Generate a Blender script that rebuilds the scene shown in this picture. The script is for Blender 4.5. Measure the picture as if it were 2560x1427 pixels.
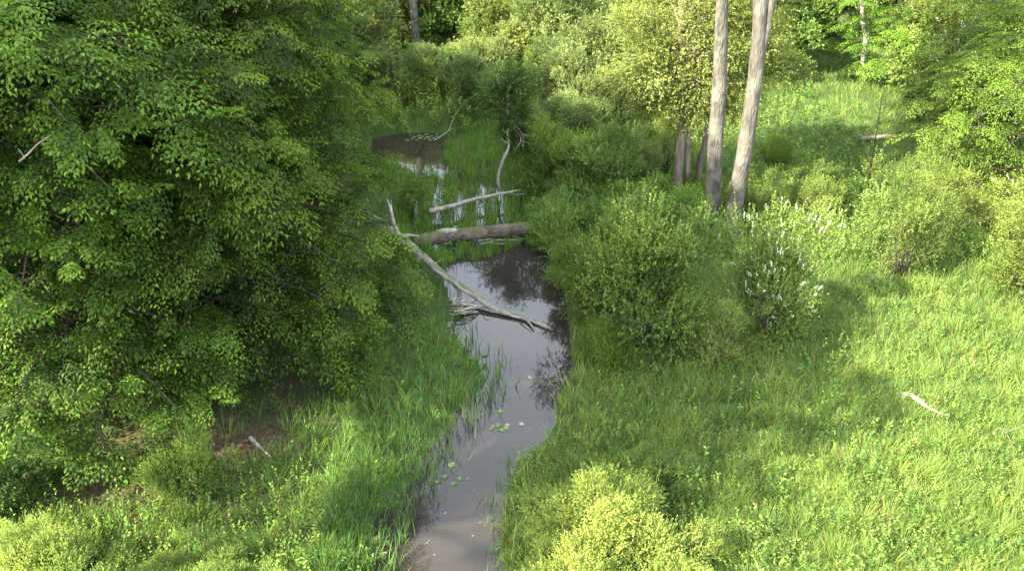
import bpy, math
import numpy as np
from mathutils import Vector

for o in list(bpy.data.objects): bpy.data.objects.remove(o, do_unlink=True)
S = bpy.context.scene
C = bpy.context.collection
R = math.radians

# ------------------------------------------------------------------ camera
PITCH, FOC, CAMH = R(28), 2200.0, 12.0
cam = bpy.data.cameras.new('camera'); cam.lens = FOC / 2560 * 36; cam.sensor_width = 36
cam.clip_start = .1; cam.clip_end = 1500
co = bpy.data.objects.new('camera', cam); C.objects.link(co)
co.location = (0, 0, CAMH); co.rotation_euler = (R(90) - PITCH, 0, 0)
S.camera = co
# ------------------------------------------------------------------ light
SUN_EL = R(37); AZ = (0.80, 0.60)            # the way the light travels over the ground
w = bpy.data.worlds.new('World'); S.world = w; w.use_nodes = True
wn = w.node_tree; wn.nodes.clear()
sky = wn.nodes.new('ShaderNodeTexSky'); sky.sky_type = 'NISHITA'; sky.sun_disc = False
sky.sun_elevation = SUN_EL; sky.sun_rotation = math.atan2(-AZ[0], -AZ[1]); sky.dust_density = 2.0; sky.air_density = 1.0
wb = wn.nodes.new('ShaderNodeBackground'); wo = wn.nodes.new('ShaderNodeOutputWorld')
wb.inputs[1].default_value = 0.15
# soft high cloud over the blue
tc = wn.nodes.new('ShaderNodeTexCoord'); mp = wn.nodes.new('ShaderNodeMapping'); mp.inputs['Scale'].default_value = (1, 1, 2.5)
cn = wn.nodes.new('ShaderNodeTexNoise'); cn.inputs['Scale'].default_value = 2.2; cn.inputs['Detail'].default_value = 6
cr = wn.nodes.new('ShaderNodeValToRGB'); cr.color_ramp.elements[0].position = .36; cr.color_ramp.elements[1].position = .72
cr.color_ramp.elements[0].color = (.3, .3, .3, 1); cr.color_ramp.elements[1].color = (.9, .9, .9, 1)
cm = wn.nodes.new('ShaderNodeMix'); cm.data_type = 'RGBA'
cm.inputs['B'].default_value = (5.3, 5.6, 5.9, 1)
wn.links.new(tc.outputs['Generated'], mp.inputs[0]); wn.links.new(mp.outputs[0], cn.inputs['Vector'])
wn.links.new(cn.outputs[0], cr.inputs[0]); wn.links.new(cr.outputs[0], cm.inputs['Factor'])
wn.links.new(sky.outputs[0], cm.inputs['A']); wn.links.new(cm.outputs['Result'], wb.inputs[0])
wn.links.new(wb.outputs[0], wo.inputs[0])
sl = bpy.data.lights.new('sun', 'SUN'); sl.energy = 4.8; sl.angle = R(.5); sl.color = (1.0, .90, .70)
so = bpy.data.objects.new('sun', sl); C.objects.link(so)
so.rotation_euler = Vector((AZ[0] * math.cos(SUN_EL), AZ[1] * math.cos(SUN_EL), -math.sin(SUN_EL))).to_track_quat('-Z', 'Y').to_euler()
S.view_settings.view_transform = 'Standard'; S.view_settings.look = 'None'
S.view_settings.exposure = 2.85; S.view_settings.gamma = 1.0
S.cycles.max_bounces = 6; S.cycles.diffuse_bounces = 3; S.cycles.glossy_bounces = 3; S.cycles.transmission_bounces = 3
S.cycles.use_denoising = True; S.cycles.pixel_filter_type = 'BLACKMAN_HARRIS'; S.cycles.filter_width = 1.5

# ------------------------------------------------------------------ pixel -> world
def ray(px, py):
    a = (px - 1280) / FOC; b = -(py - 713.5) / FOC
    return np.array([a, math.cos(PITCH) + b * math.sin(PITCH), -math.sin(PITCH) + b * math.cos(PITCH)])
def gp(px, py, z=0.3):
    d = ray(px, py); t = (z - CAMH) / d[2]
    return np.array([0, 0, CAMH]) + t * d
def pp(px, py, Y):
    d = ray(px, py); return np.array([0, 0, CAMH]) + (Y / d[1]) * d

# ------------------------------------------------------------------ numpy noise
_nr = np.random.default_rng(5)
_dirs = _nr.uniform(0, 2 * np.pi, 40); _ph = _nr.uniform(0, 6.28, 40)
def noise2(x, y, s, k0=0, n=5):
    v = 0
    for i in range(n):
        a = _dirs[(k0 + i) % 40]; f = (1 + .45 * i) / s
        v = v + np.sin((x * np.cos(a) + y * np.sin(a)) * f * 2 * np.pi + _ph[(k0 + i) % 40] + 1.3 * np.sin((x * np.sin(a) - y * np.cos(a)) * f * 3.1))
    return v / n

# ------------------------------------------------------------------ materials
def nodes(name):
    m = bpy.data.materials.new(name); m.use_nodes = True; m.node_tree.nodes.clear(); return m, m.node_tree
def mat_leaf(name, var=.10, trans=.38, rough=.6, spec=.16, ttint=(1.25, 1.15, .45), gain=1.0):
    m, t = nodes(name); N = t.nodes.new; L = t.links.new
    at = N('ShaderNodeAttribute'); at.attribute_name = 'Col'
    oi = N('ShaderNodeObjectInfo'); hs = N('ShaderNodeHueSaturation')
    mr = N('ShaderNodeMapRange'); mr.inputs['To Min'].default_value = gain * (1 - var * 1.5); mr.inputs['To Max'].default_value = gain * (1 + var * 1.5)
    L(oi.outputs['Random'], mr.inputs[0]); L(mr.outputs[0], hs.inputs['Value'])
    m2 = N('ShaderNodeMath'); m2.operation = 'MULTIPLY_ADD'; m2.inputs[1].default_value = 7.31; m2.inputs[2].default_value = 0
    fr = N('ShaderNodeMath'); fr.operation = 'FRACT'; mr2 = N('ShaderNodeMapRange')
    mr2.inputs['To Min'].default_value = .5 - var * .13; mr2.inputs['To Max'].default_value = .5 + var * .13
    L(oi.outputs['Random'], m2.inputs[0]); L(m2.outputs[0], fr.inputs[0]); L(fr.outputs[0], mr2.inputs[0]); L(mr2.outputs[0], hs.inputs['Hue'])
    L(at.outputs['Color'], hs.inputs['Color'])
    p = N('ShaderNodeBsdfPrincipled'); p.inputs['Roughness'].default_value = rough; p.inputs['Specular IOR Level'].default_value = spec
    L(hs.outputs[0], p.inputs['Base Color'])
    mx = N('ShaderNodeMix'); mx.data_type = 'RGBA'; mx.blend_type = 'MULTIPLY'; mx.inputs['Factor'].default_value = 1; mx.inputs['B'].default_value = (*ttint, 1)
    L(hs.outputs[0], mx.inputs['A'])
    tr = N('ShaderNodeBsdfTranslucent'); L(mx.outputs['Result'], tr.inputs[0])
    ms = N('ShaderNodeMixShader'); ms.inputs[0].default_value = trans
    L(p.outputs[0], ms.inputs[1]); L(tr.outputs[0], ms.inputs[2])
    o = N('ShaderNodeOutputMaterial'); L(ms.outputs[0], o.inputs[0]); return m
def mat_bark(name, c1, c2, scale=6, stretch=.25, moss=None, mossamt=.5, bump=.5, lichen=None):
    m, t = nodes(name); N = t.nodes.new; L = t.links.new
    tcn = N('ShaderNodeTexCoord'); mp = N('ShaderNodeMapping'); mp.inputs['Scale'].default_value = (1, 1, stretch)
    L(tcn.outputs['Object'], mp.inputs[0])
    n = N('ShaderNodeTexNoise'); n.inputs['Scale'].default_value = scale; n.inputs['Detail'].default_value = 8; n.inputs['Roughness'].default_value = .65
    L(mp.outputs[0], n.inputs['Vector'])
    v = N('ShaderNodeTexVoronoi'); v.inputs['Scale'].default_value = scale * 2.2; v.feature = 'DISTANCE_TO_EDGE'
    L(mp.outputs[0], v.inputs['Vector'])
    r = N('ShaderNodeValToRGB'); r.color_ramp.elements[0].color = (*c1, 1); r.color_ramp.elements[1].color = (*c2, 1)
    r.color_ramp.elements[0].position = .35; r.color_ramp.elements[1].position = .65
    L(n.outputs[0], r.inputs[0]); col = r.outputs[0]
    n2 = N('ShaderNodeTexNoise'); n2.inputs['Scale'].default_value = 1.7; n2.inputs['Detail'].default_value = 5; L(tcn.outputs['Object'], n2.inputs['Vector'])
    if lichen:
        rr = N('ShaderNodeValToRGB'); rr.color_ramp.elements[0].position = .5; rr.color_ramp.elements[1].position = .6
        L(n2.outputs[0], rr.inputs[0]); mx = N('ShaderNodeMix'); mx.data_type = 'RGBA'; mx.inputs['B'].default_value = (*lichen, 1)
        ml = N('ShaderNodeMath'); ml.operation = 'MULTIPLY'; ml.inputs[1].default_value = .7; L(rr.outputs[0], ml.inputs[0])
        L(ml.outputs[0], mx.inputs['Factor']); L(col, mx.inputs['A']); col = mx.outputs['Result']
    if moss:
        g = N('ShaderNodeNewGeometry'); sx = N('ShaderNodeSeparateXYZ'); L(g.outputs['Normal'], sx.inputs[0])
        ad = N('ShaderNodeMath'); ad.operation = 'MULTIPLY'; L(sx.outputs['Z'], ad.inputs[0]); L(n2.outputs[0], ad.inputs[1])
        rr = N('ShaderNodeValToRGB'); rr.color_ramp.elements[0].position = .5 - mossamt * .3; rr.color_ramp.elements[1].position = .6 - mossamt * .2
        L(ad.outputs[0], rr.inputs[0]); mx = N('ShaderNodeMix'); mx.data_type = 'RGBA'; mx.inputs['B'].default_value = (*moss, 1)
        L(rr.outputs[0], mx.inputs['Factor']); L(col, mx.inputs['A']); col = mx.outputs['Result']
    p = N('ShaderNodeBsdfPrincipled'); p.inputs['Roughness'].default_value = .9; p.inputs['Specular IOR Level'].default_value = .15
    L(col, p.inputs['Base Color'])
    b = N('ShaderNodeBump'); b.inputs['Strength'].default_value = bump; b.inputs['Distance'].default_value = .05
    mm = N('ShaderNodeMath'); mm.operation = 'ADD'; L(n.outputs[0], mm.inputs[0]); L(v.outputs[0], mm.inputs[1]); L(mm.outputs[0], b.inputs['Height'])
    L(b.outputs[0], p.inputs['Normal'])
    o = N('ShaderNodeOutputMaterial'); L(p.outputs[0], o.inputs[0]); return m

M = {}
M['leaf'] = mat_leaf('leaf_green'); M['grass'] = mat_leaf('grass_blades', trans=.35, rough=.6, spec=.2)
M['petal'] = mat_leaf('white_petals', trans=.3, ttint=(1, 1, 1), var=.02)
M['pad'] = mat_leaf('lily_leaf', trans=.1, rough=.3, spec=.5)
M['bark_dark'] = mat_bark('dark_bark', (.028, .024, .018), (.075, .065, .048))
M['bark_tall'] = mat_bark('grey_beige_bark', (.042, .038, .032), (.118, .109, .089), 7, .22, bump=.9, lichen=(.145, .138, .115))
M['bark_grey'] = mat_bark('grey_brown_bark', (.09, .075, .06), (.24, .20, .16), 7, .25, bump=.8)
M['bark_birch'] = mat_bark('pale_bark', (.22, .19, .16), (.45, .41, .36), 5, .8, bump=.3)
M['dead'] = mat_bark('weathered_dead_wood', (.13, .11, .085), (.33, .30, .25), 9, 1, moss=(.11, .13, .06), mossamt=.35, lichen=(.38, .36, .31))
M['moss'] = mat_bark('mossy_log_bark', (.05, .04, .03), (.15, .12, .095), 5, 1, moss=(.085, .095, .032), mossamt=.45, bump=.9)
M['pale'] = mat_bark('bleached_wood', (.30, .26, .21), (.52, .47, .39), 8, 1, bump=.4)
M['silver'] = mat_bark('silvery_dead_wood', (.15, .13, .105), (.36, .32, .27), 8, 1, bump=.4)
M['orange'] = mat_bark('fresh_broken_wood', (.40, .20, .06), (.62, .36, .12), 8, 1, bump=.3)

def mat_ground():
    m, t = nodes('soil_and_litter'); N = t.nodes.new; L = t.links.new
    g = N('ShaderNodeTexCoord')
    a = N('ShaderNodeTexNoise'); a.inputs['Scale'].default_value = .35; a.inputs['Detail'].default_value = 6; L(g.outputs['Object'], a.inputs['Vector'])
    b = N('ShaderNodeTexNoise'); b.inputs['Scale'].default_value = 9; b.inputs['Detail'].default_value = 8; b.inputs['Roughness'].default_value = .7; L(g.outputs['Object'], b.inputs['Vector'])
    r1 = N('ShaderNodeValToRGB'); r1.color_ramp.elements[0].color = (.035, .025, .015, 1); r1.color_ramp.elements[1].color = (.15, .105, .07, 1)
    r1.color_ramp.elements[0].position = .35; r1.color_ramp.elements[1].position = .7
    r2 = N('ShaderNodeValToRGB'); r2.color_ramp.elements[0].color = (.02, .035, .01, 1); r2.color_ramp.elements[1].color = (.06, .10, .025, 1)
    L(b.outputs[0], r1.inputs[0]); L(b.outputs[0], r2.inputs[0])
    rr = N('ShaderNodeValToRGB'); rr.color_ramp.elements[0].position = .42; rr.color_ramp.elements[1].position = .58; L(a.outputs[0], rr.inputs[0])
    at = N('ShaderNodeAttribute'); at.attribute_name = 'Col'
    mul = N('ShaderNodeMath'); mul.operation = 'MAXIMUM'; L(rr.outputs[0], mul.inputs[0]); L(at.outputs['Color'], mul.inputs[1])
    mx = N('ShaderNodeMix'); mx.data_type = 'RGBA'; L(mul.outputs[0], mx.inputs['Factor']); L(r1.outputs[0], mx.inputs['A']); L(r2.outputs[0], mx.inputs['B'])
    p = N('ShaderNodeBsdfPrincipled'); p.inputs['Roughness'].default_value = .95; p.inputs['Specular IOR Level'].default_value = .1
    L(mx.outputs['Result'], p.inputs['Base Color'])
    bp = N('ShaderNodeBump'); bp.inputs['Distance'].default_value = .06; L(b.outputs[0], bp.inputs['Height']); L(bp.outputs[0], p.inputs['Normal'])
    o = N('ShaderNodeOutputMaterial'); L(p.outputs[0], o.inputs[0]); return m
def mat_water():
    m, t = nodes('still_water'); N = t.nodes.new; L = t.links.new
    g = N('ShaderNodeTexCoord')
    a = N('ShaderNodeTexNoise'); a.inputs['Scale'].default_value = 2.2; a.inputs['Detail'].default_value = 3; L(g.outputs['Object'], a.inputs['Vector'])
    c = N('ShaderNodeTexNoise'); c.inputs['Scale'].default_value = .5; c.inputs['Detail'].default_value = 4; L(g.outputs['Object'], c.inputs['Vector'])
    r = N('ShaderNodeValToRGB'); r.color_ramp.elements[0].color = (.014, .0125, .010, 1); r.color_ramp.elements[1].color = (.032, .027, .020, 1); L(c.outputs[0], r.inputs[0])
    p = N('ShaderNodeBsdfPrincipled'); p.inputs['Roughness'].default_value = .03; p.inputs['IOR'].default_value = 1.36
    L(r.outputs[0], p.inputs['Base Color'])
    bp = N('ShaderNodeBump'); bp.inputs['Strength'].default_value = .16; bp.inputs['Distance'].default_value = .02; L(a.outputs[0], bp.inputs['Height']); L(bp.outputs[0], p.inputs['Normal'])
    o = N('ShaderNodeOutputMaterial'); L(p.outputs[0], o.inputs[0]); return m
M['ground'] = mat_ground(); M['water'] = mat_water()

# ------------------------------------------------------------------ mesh helpers
def quads_mesh(name, V, F, col=None, mat=None, smooth=False):
    V = np.asarray(V, np.float32); F = np.asarray(F, np.int32)
    me = bpy.data.meshes.new(name); n = len(F); k = F.shape[1]
    me.vertices.add(len(V)); me.vertices.foreach_set('co', V.ravel())
    me.loops.add(n * k); me.loops.foreach_set('vertex_index', F.ravel())
    me.polygons.add(n); me.polygons.foreach_set('loop_start', np.arange(0, n * k, k, dtype=np.int32))
    if smooth: me.polygons.foreach_set('use_smooth', np.ones(n, bool))
    if col is not None:
        a = me.attributes.new('Col', 'FLOAT_COLOR', 'POINT')
        c4 = np.ones((len(V), 4), np.float32); c4[:, :3] = col; a.data.foreach_set('color', c4.ravel())
    me.update(calc_edges=True)
    if mat: me.materials.append(mat)
    return me
def nrmz(a): return a / np.maximum(np.linalg.norm(a, axis=-1, keepdims=True), 1e-9)
def leaves(P, D, Nn, L, W, col, fold=.25):
    """diamond leaves: P base, D direction, Nn face normal"""
    n = len(P); D = nrmz(D); Sd = nrmz(np.cross(D, Nn)); Nn = np.cross(Sd, D)
    L = np.broadcast_to(L, n)[:, None]; W = np.broadcast_to(W, n)[:, None]
    V = np.empty((n, 4, 3), np.float32)
    V[:, 0] = P; V[:, 1] = P + D * L * .45 + Sd * W * .5 + Nn * W * fold; V[:, 2] = P + D * L - Nn * L * .12; V[:, 3] = P + D * L * .45 - Sd * W * .5 + Nn * W * fold
    F = np.arange(n * 4, dtype=np.int32).reshape(n, 4)
    return V.reshape(-1, 3), F, np.repeat(col, 4, axis=0)
class Soup:
    def __init__(s): s.V = []; s.F = []; s.K = []; s.n = 0
    def add(s, V, F, K=None):
        s.V.append(V); s.F.append(F + s.n); s.n += len(V)
        s.K.append(K if K is not None else np.full((len(V), 3), .5, np.float32))
    def mesh(s, name, mat, smooth=False):
        return quads_mesh(name, np.concatenate(s.V), np.concatenate(s.F), np.concatenate(s.K), mat, smooth)
def tube(path, rad, sides=8, rng=None, rough=0.0, cap=True):
    path = np.asarray(path, float); rad = np.asarray(rad, float); n = len(path)
    T = np.gradient(path, axis=0); T = nrmz(T); up = np.array([0, 0, 1.]) if abs(T[0, 2]) < .9 else np.array([1., 0, 0])
    A = nrmz(np.cross(T, up)); B = np.cross(T, A)
    th = np.linspace(0, 2 * np.pi, sides, endpoint=False)
    rr = rad[:, None] * np.ones((n, sides))
    if rough and rng is not None: rr = rr * (1 + rough * rng.normal(size=(n, sides)) * .6 + rough * np.sin(th * 3 + 1)[None])
    V = path[:, None] + rr[..., None] * (np.cos(th)[None, :, None] * A[:, None] + np.sin(th)[None, :, None] * B[:, None])
    V = V.reshape(-1, 3); i = np.arange(n - 1)[:, None] * sides; j = np.arange(sides)[None]
    j2 = (j + 1) % sides
    F = np.stack([i + j, i + j2, i + sides + j2, i + sides + j], -1).reshape(-1, 4)
    if cap:
        V = np.vstack([V, path[:1], path[-1:]]); a = n * sides; b = a + 1; e = (n - 1) * sides
        c1 = [[a, (k + 1) % sides, k, k] for k in range(sides)]; c2 = [[b, e + k, e + (k + 1) % sides, e + (k + 1) % sides] for k in range(sides)]
        # close ends by fan quads of two steps each
        f = []
        for k in range(0, sides, 2):
            f.append([a, (k + 2) % sides, (k + 1) % sides, k]); f.append([b, e + k, e + (k + 1) % sides, e + (k + 2) % sides])
        F = np.vstack([F, np.array(f)])
    return V.astype(np.float32), F.astype(np.int32)
def spline(pts, n):
    pts = np.asarray(pts, float); P = np.vstack([2 * pts[0] - pts[1], pts, 2 * pts[-1] - pts[-2]]); out = []
    m = len(pts) - 1
    for u in np.linspace(0, m, n):
        i = min(int(u), m - 1); t = u - i; a, b, c, d = P[i:i + 4]
        out.append(.5 * ((2 * b) + (-a + c) * t + (2 * a - 5 * b + 4 * c - d) * t * t + (-a + 3 * b - 3 * c + d) * t ** 3))
    return np.array(out)

def tag(o, label=None, cat=None, group=None, kind=None):
    if label: o['label'] = label
    if cat: o['category'] = cat
    if group: o['group'] = group
    if kind: o['kind'] = kind
    return o
def empty(name, loc=(0, 0, 0), rz=0, sc=(1, 1, 1)):
    o = bpy.data.objects.new(name, None); C.objects.link(o); o.location = loc; o.rotation_euler = (0, 0, rz); o.scale = sc; o.empty_display_size = .3
    return o
def child(name, me, parent, loc=(0, 0, 0)):
    o = bpy.data.objects.new(name, me); C.objects.link(o); o.parent = parent; o.location = loc; return o
def solo(name, me, loc=(0, 0, 0)):
    o = bpy.data.objects.new(name, me); C.objects.link(o); o.location = loc; return o

# ------------------------------------------------------------------ stream outline and terrain
LEFT = [(930, 1900), (985, 1427), (1010, 1310), (1075, 1245), (1095, 1170), (1150, 1110), (1190, 1050), (1240, 1010), (1270, 960), (1255, 905), (1190, 845), (1155, 790), (1125, 755), (1110, 700), (1112, 665), (1150, 652), (1200, 656), (1245, 642)]
RIGHT = [(1290, 622), (1335, 614), (1400, 640), (1405, 700), (1420, 790), (1430, 870), (1425, 950), (1398, 1000), (1385, 1080), (1340, 1130), (1285, 1160), (1262, 1230), (1245, 1300), (1262, 1427), (1320, 1900)]
POND = [(930, 345), (985, 336), (1060, 331), (1110, 336), (1150, 342), (1142, 358), (1105, 372), (1118, 392), (1095, 404), (1130, 422), (1090, 436), (1060, 422), (1030, 436), (1000, 408), (945, 415), (925, 380)]
MARSH = [(1300, 632), (1200, 668), (1125, 660), (1000, 600), (1020, 520), (1040, 450), (960, 420), (1150, 415), (1230, 440), (1290, 480), (1330, 490), (1340, 520), (1345, 600)]
def gpoly(L): return np.array([gp(x, y, 0)[:2] for x, y in L])
POLY = [gpoly(LEFT + RIGHT), gpoly(POND)]; MPOLY = gpoly(MARSH)
def sdist(x, y, poly):
    x = np.asarray(x, float); y = np.asarray(y, float)
    d2 = np.full(x.shape, 1e9); ins = np.zeros(x.shape, bool); n = len(poly)
    for i in range(n):
        ax, ay = poly[i]; bx, by = poly[(i + 1) % n]; ex, ey = bx - ax, by - ay
        t = np.clip(((x - ax) * ex + (y - ay) * ey) / (ex * ex + ey * ey + 1e-12), 0, 1)
        d2 = np.minimum(d2, (x - ax - t * ex) ** 2 + (y - ay - t * ey) ** 2)
        c = ((ay > y) != (by > y)) & (x < (bx - ax) * (y - ay) / (by - ay + 1e-12) + ax); ins ^= c
    return np.where(ins, -1, 1) * np.sqrt(d2)
def sd_water(x, y): return np.minimum(sdist(x, y, POLY[0]), sdist(x, y, POLY[1]))
def sm(t): t = np.clip(t, 0, 1); return t * t * (3 - 2 * t)
def mid_x(y): return np.interp(y, [8, 14, 18, 22, 27, 34, 50], [-.6, .0, .9, .9, .6, -.5, -1.5])
def height(x, y, sd=None, sdm=None):
    x = np.asarray(x, float); y = np.asarray(y, float)
    if sd is None: sd = sd_water(x, y)
    if sdm is None: sdm = sdist(x, y, MPOLY)
    land = .06 + .30 * sm(sd / 1.6) + .05 * noise2(x, y, 3.1, 3) + .10 * noise2(x, y, 11, 9) * sm(sd / 3) + .5 * sm((-x - 9) / 14) + .02 * np.clip(y - 50, 0, 200)
    water = -.03 - .5 * sm(-sd / .7)
    h = np.where(sd > 0, land, water)
    mh = -.045 + .05 * noise2(x, y, 1.7, 14)
    k = sm(.5 - sdm / .8)
    h = np.where(sd > 0, h * (1 - k) + mh * k, h)
    kl = sm(1.25 - sd / 1.0) * (x < mid_x(y)) * sm((21.5 - y) / 1.5)      # wet margin of the left bank where the reeds stand
    return np.where(sd > 0, h * (1 - kl) + (-.03 + .07 * noise2(x, y, .9, 4)) * kl, h)
def axis(lo, hi, a, b, fine, grow=1.12):
    v = list(np.arange(a, b, fine)); s = fine
    while v[-1] < hi: s *= grow; v.append(v[-1] + s)
    s = fine
    while v[0] > lo: s *= grow; v.insert(0, v[0] - s)
    return np.array(v)
gx = axis(-250, 250, -8, 9, .16); gy = axis(-150, 400, 8, 42, .18)
X, Y = np.meshgrid(gx, gy); SD = sd_water(X, Y); Z = height(X, Y, SD)
nx, ny = len(gx), len(gy); i = np.arange(ny - 1)[:, None] * nx + np.arange(nx - 1)[None]
F = np.stack([i, i + 1, i + nx + 1, i + nx], -1).reshape(-1, 4)
BARE = [(gp(560, 1140), 1.25, .75), (gp(250, 1250), 1.6, .6), (gp(650, 1110), .8, .5), (gp(60, 1250), 1.0, .7)]
def bare(x, y):
    v = 0
    for c, a, b in BARE: v = np.maximum(v, 1.25 - ((x - c[0]) / a) ** 2 - ((y - c[1]) / b) ** 2)
    return np.clip(v + .25 * noise2(x, y, .7, 6), 0, 1)
# soil (0) under the wood on the left, turf (1) elsewhere
turf = sm((X + 6 + .1 * (Y - 20)) / 2.0 + .5 * noise2(X, Y, 2.3, 21)) * (1 - bare(X, Y))
gcol = np.repeat(turf.reshape(-1, 1), 3, 1)
tag(solo('ground', quads_mesh('ground', np.stack([X, Y, Z], -1).reshape(-1, 3), F, gcol, M['ground'], True)), kind='structure')
wx = np.linspace(-14, 14, 29); wy = np.linspace(-10, 46, 57); X, Y = np.meshgrid(wx, wy); nx, ny = 29, 57
i = np.arange(ny - 1)[:, None] * nx + np.arange(nx - 1)[None]; F = np.stack([i, i + 1, i + nx + 1, i + nx], -1).reshape(-1, 4)
tag(solo('water', quads_mesh('water', np.stack([X, Y, 0 * X], -1).reshape(-1, 3), F, None, M['water'], True)), kind='structure')
def hz(x, y): return float(height(np.array([x]), np.array([y]))[0])
def onground(px, py):
    p = gp(px, py, .3); p[2] = hz(p[0], p[1]); return p

# ------------------------------------------------------------------ foliage generators
def pick(rng, base, n, v=.18, h=.08):
    c = np.asarray(base)[None] * (1 + v * rng.normal(size=(n, 1))); c = c * (1 + h * rng.normal(size=(n, 3))); return np.clip(c, .004, .9)
def spray_template(rng, drop=.45, gap=.068, ls=.098, wid=.044):
    P, D = [], []
    def twig(o, a, ln, s):
        d = np.array([math.cos(a), math.sin(a)]); k = s
        for t in np.arange(.04, ln, gap):
            q = o + d * t; k = -k; aa = a + k * R(52) + rng.normal() * .2
            P.append([q[0], q[1]]); D.append([math.cos(aa), math.sin(aa)])
        P.append(list(o + d * ln)); D.append(list(d))
    twig(np.zeros(2), 0, 1.0, 1); s = 1
    for t in np.arange(.12, .9, .10):
        s = -s; twig(np.array([t, 0]), s * R(48) + rng.normal() * .12, (.55 * (1 - t) + .16) * rng.uniform(.8, 1.2), s)
    P = np.array(P); D = np.array(D); r2 = (P ** 2).sum(1)
    P3 = np.c_[P, -drop * r2 + rng.normal(size=len(P)) * .02]; D3 = np.c_[D, -.35 - .5 * drop * r2 + rng.normal(size=len(P)) * .22]
    n = len(P); Nn = nrmz(np.c_[rng.normal(size=n) * .35 + .15, rng.normal(size=n) * .35, np.ones(n)])
    return P3, nrmz(D3), Nn, np.full(n, ls) * rng.uniform(.75, 1.2, n), np.full(n, wid) * rng.uniform(.8, 1.2, n), np.clip(P[:, 0], 0, 1)
def place_sprays(S_, rng, temps, pos, az, tilt, sc, cin, cout, lf=1.0):
    idx = rng.integers(0, len(temps), len(pos))
    for k in range(len(temps)):
        m = np.where(idx == k)[0]
        if len(m) == 0: continue
        P, D, Nn, L, W, t = temps[k]
        ca, sa = np.cos(az[m]), np.sin(az[m]); ct, st = np.cos(tilt[m]), np.sin(tilt[m])
        ex = np.stack([ca * ct, sa * ct, st], -1); ey = np.stack([-sa, ca, 0 * sa], -1); ez = np.cross(ex, ey)
        def tf(A): return A[None, :, 0:1] * ex[:, None] + A[None, :, 1:2] * ey[:, None] + A[None, :, 2:3] * ez[:, None]
        PP = tf(P) * sc[m][:, None, None] + pos[m][:, None]; n = len(P)
        DD = tf(D).reshape(-1, 3); NN = tf(Nn).reshape(-1, 3)
        LL = np.tile(L, len(m)) * lf; WW = np.tile(W, len(m)) * lf
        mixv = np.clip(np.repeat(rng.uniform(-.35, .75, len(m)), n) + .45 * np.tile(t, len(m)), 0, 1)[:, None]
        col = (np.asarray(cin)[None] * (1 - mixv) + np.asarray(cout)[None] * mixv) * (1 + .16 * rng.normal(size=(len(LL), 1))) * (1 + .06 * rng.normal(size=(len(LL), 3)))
        S_.add(*leaves(PP.reshape(-1, 3), DD, NN, LL, WW, np.clip(col, .004, .9)))

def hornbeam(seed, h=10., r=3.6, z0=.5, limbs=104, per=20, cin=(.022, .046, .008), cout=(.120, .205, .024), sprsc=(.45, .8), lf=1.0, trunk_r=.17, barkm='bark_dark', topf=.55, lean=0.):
    rng = np.random.default_rng(seed); temps = [spray_template(rng) for _ in range(6)]
    leafS, woodS = Soup(), Soup()
    tp = spline([[0, 0, -.4], [rng.normal() * .1, rng.normal() * .1, h * .3], [rng.normal() * .25, rng.normal() * .25, h * .65], [rng.normal() * .3, rng.normal() * .3, h * .97]], 14)
    woodS.add(*tube(tp, np.linspace(trunk_r, .02, 14), 8, rng, .05))
    pos, az, tl, sc = [], [], [], []
    for k in range(limbs):
        u = (k + rng.uniform()) / limbs; z = z0 + (h - z0 - .4) * u ** .85
        env = r * (math.sin(math.pi * min(1, (.22 + .78 * u)) ** .9) ** .6 if u < .98 else .3)
        env = r * ((1 - u ** 2.6) ** .6) * (.80 + .20 * min(1, u / .2))
        ln = env * rng.uniform(.62, 1.15) + .35; a = k * 2.39996 + rng.normal() * .25
        ln *= 1 + .30 * math.sin(3 * a + z * .8 + seed) + .20 * math.sin(5 * a - z * 1.5 + 2 * seed)
        ln = min(ln, r * 1.12)
        rise = rng.uniform(.05, .35) * (1 - u) + u * .8
        o = np.array([np.interp(z, tp[:, 2], tp[:, 0]), np.interp(z, tp[:, 2], tp[:, 1]), z])
        d = np.array([math.cos(a), math.sin(a), 0]); 
        e = o + d * ln + np.array([0, 0, ln * rise * .6 - .10 * ln]); mid = o + d * ln * .5 + np.array([0, 0, ln * rise * .5])
        pth = spline([o, mid, e], 8); woodS.add(*tube(pth, np.linspace(.045 * (1.2 - u * .6), .008, 8), 5))
        nodes_ = [1.0, .74, .48] if ln > .55 * r else [1.0, .6]
        for qn, t in enumerate(nodes_):
            f = t * 7; i0 = min(int(f), 6); c = pth[i0] + (pth[i0 + 1] - pth[i0]) * (f - i0); side = (-1) ** (k + qn)
            c = c + np.array([-d[1], d[0], 0]) * side * (1 - t) * ln * .55 * rng.uniform(.4, 1.1)
            if t < 1: woodS.add(*tube(np.array([pth[max(i0 - 1, 0)], c]), [.02, .006], 4))
            cs = rng.uniform(.75, 1.35)
            for q in range(max(3, int(per * .42 * cs * rng.uniform(.7, 1.2)))):
                pos.append(c + rng.normal(size=3) * [.24 * cs, .24 * cs, .13 * cs] - .25 * d * rng.uniform(size=1)); az.append(a + rng.normal() * .85); tl.append(rng.normal() * .25 - .12 + .3 * u); sc.append(rng.uniform(*sprsc) * cs)
    # leader sprays
    for q in range(16):
        pos.append(tp[-1 - q // 5] + rng.normal(size=3) * .12); az.append(rng.uniform(0, 6.28)); tl.append(rng.uniform(.2, .9)); sc.append(rng.uniform(.5, .8))
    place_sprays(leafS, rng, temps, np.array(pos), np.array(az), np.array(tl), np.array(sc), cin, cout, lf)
    return leafS.mesh('hornbeam_crown', M['leaf']), woodS.mesh('hornbeam_trunk', M[barkm], True)

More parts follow.
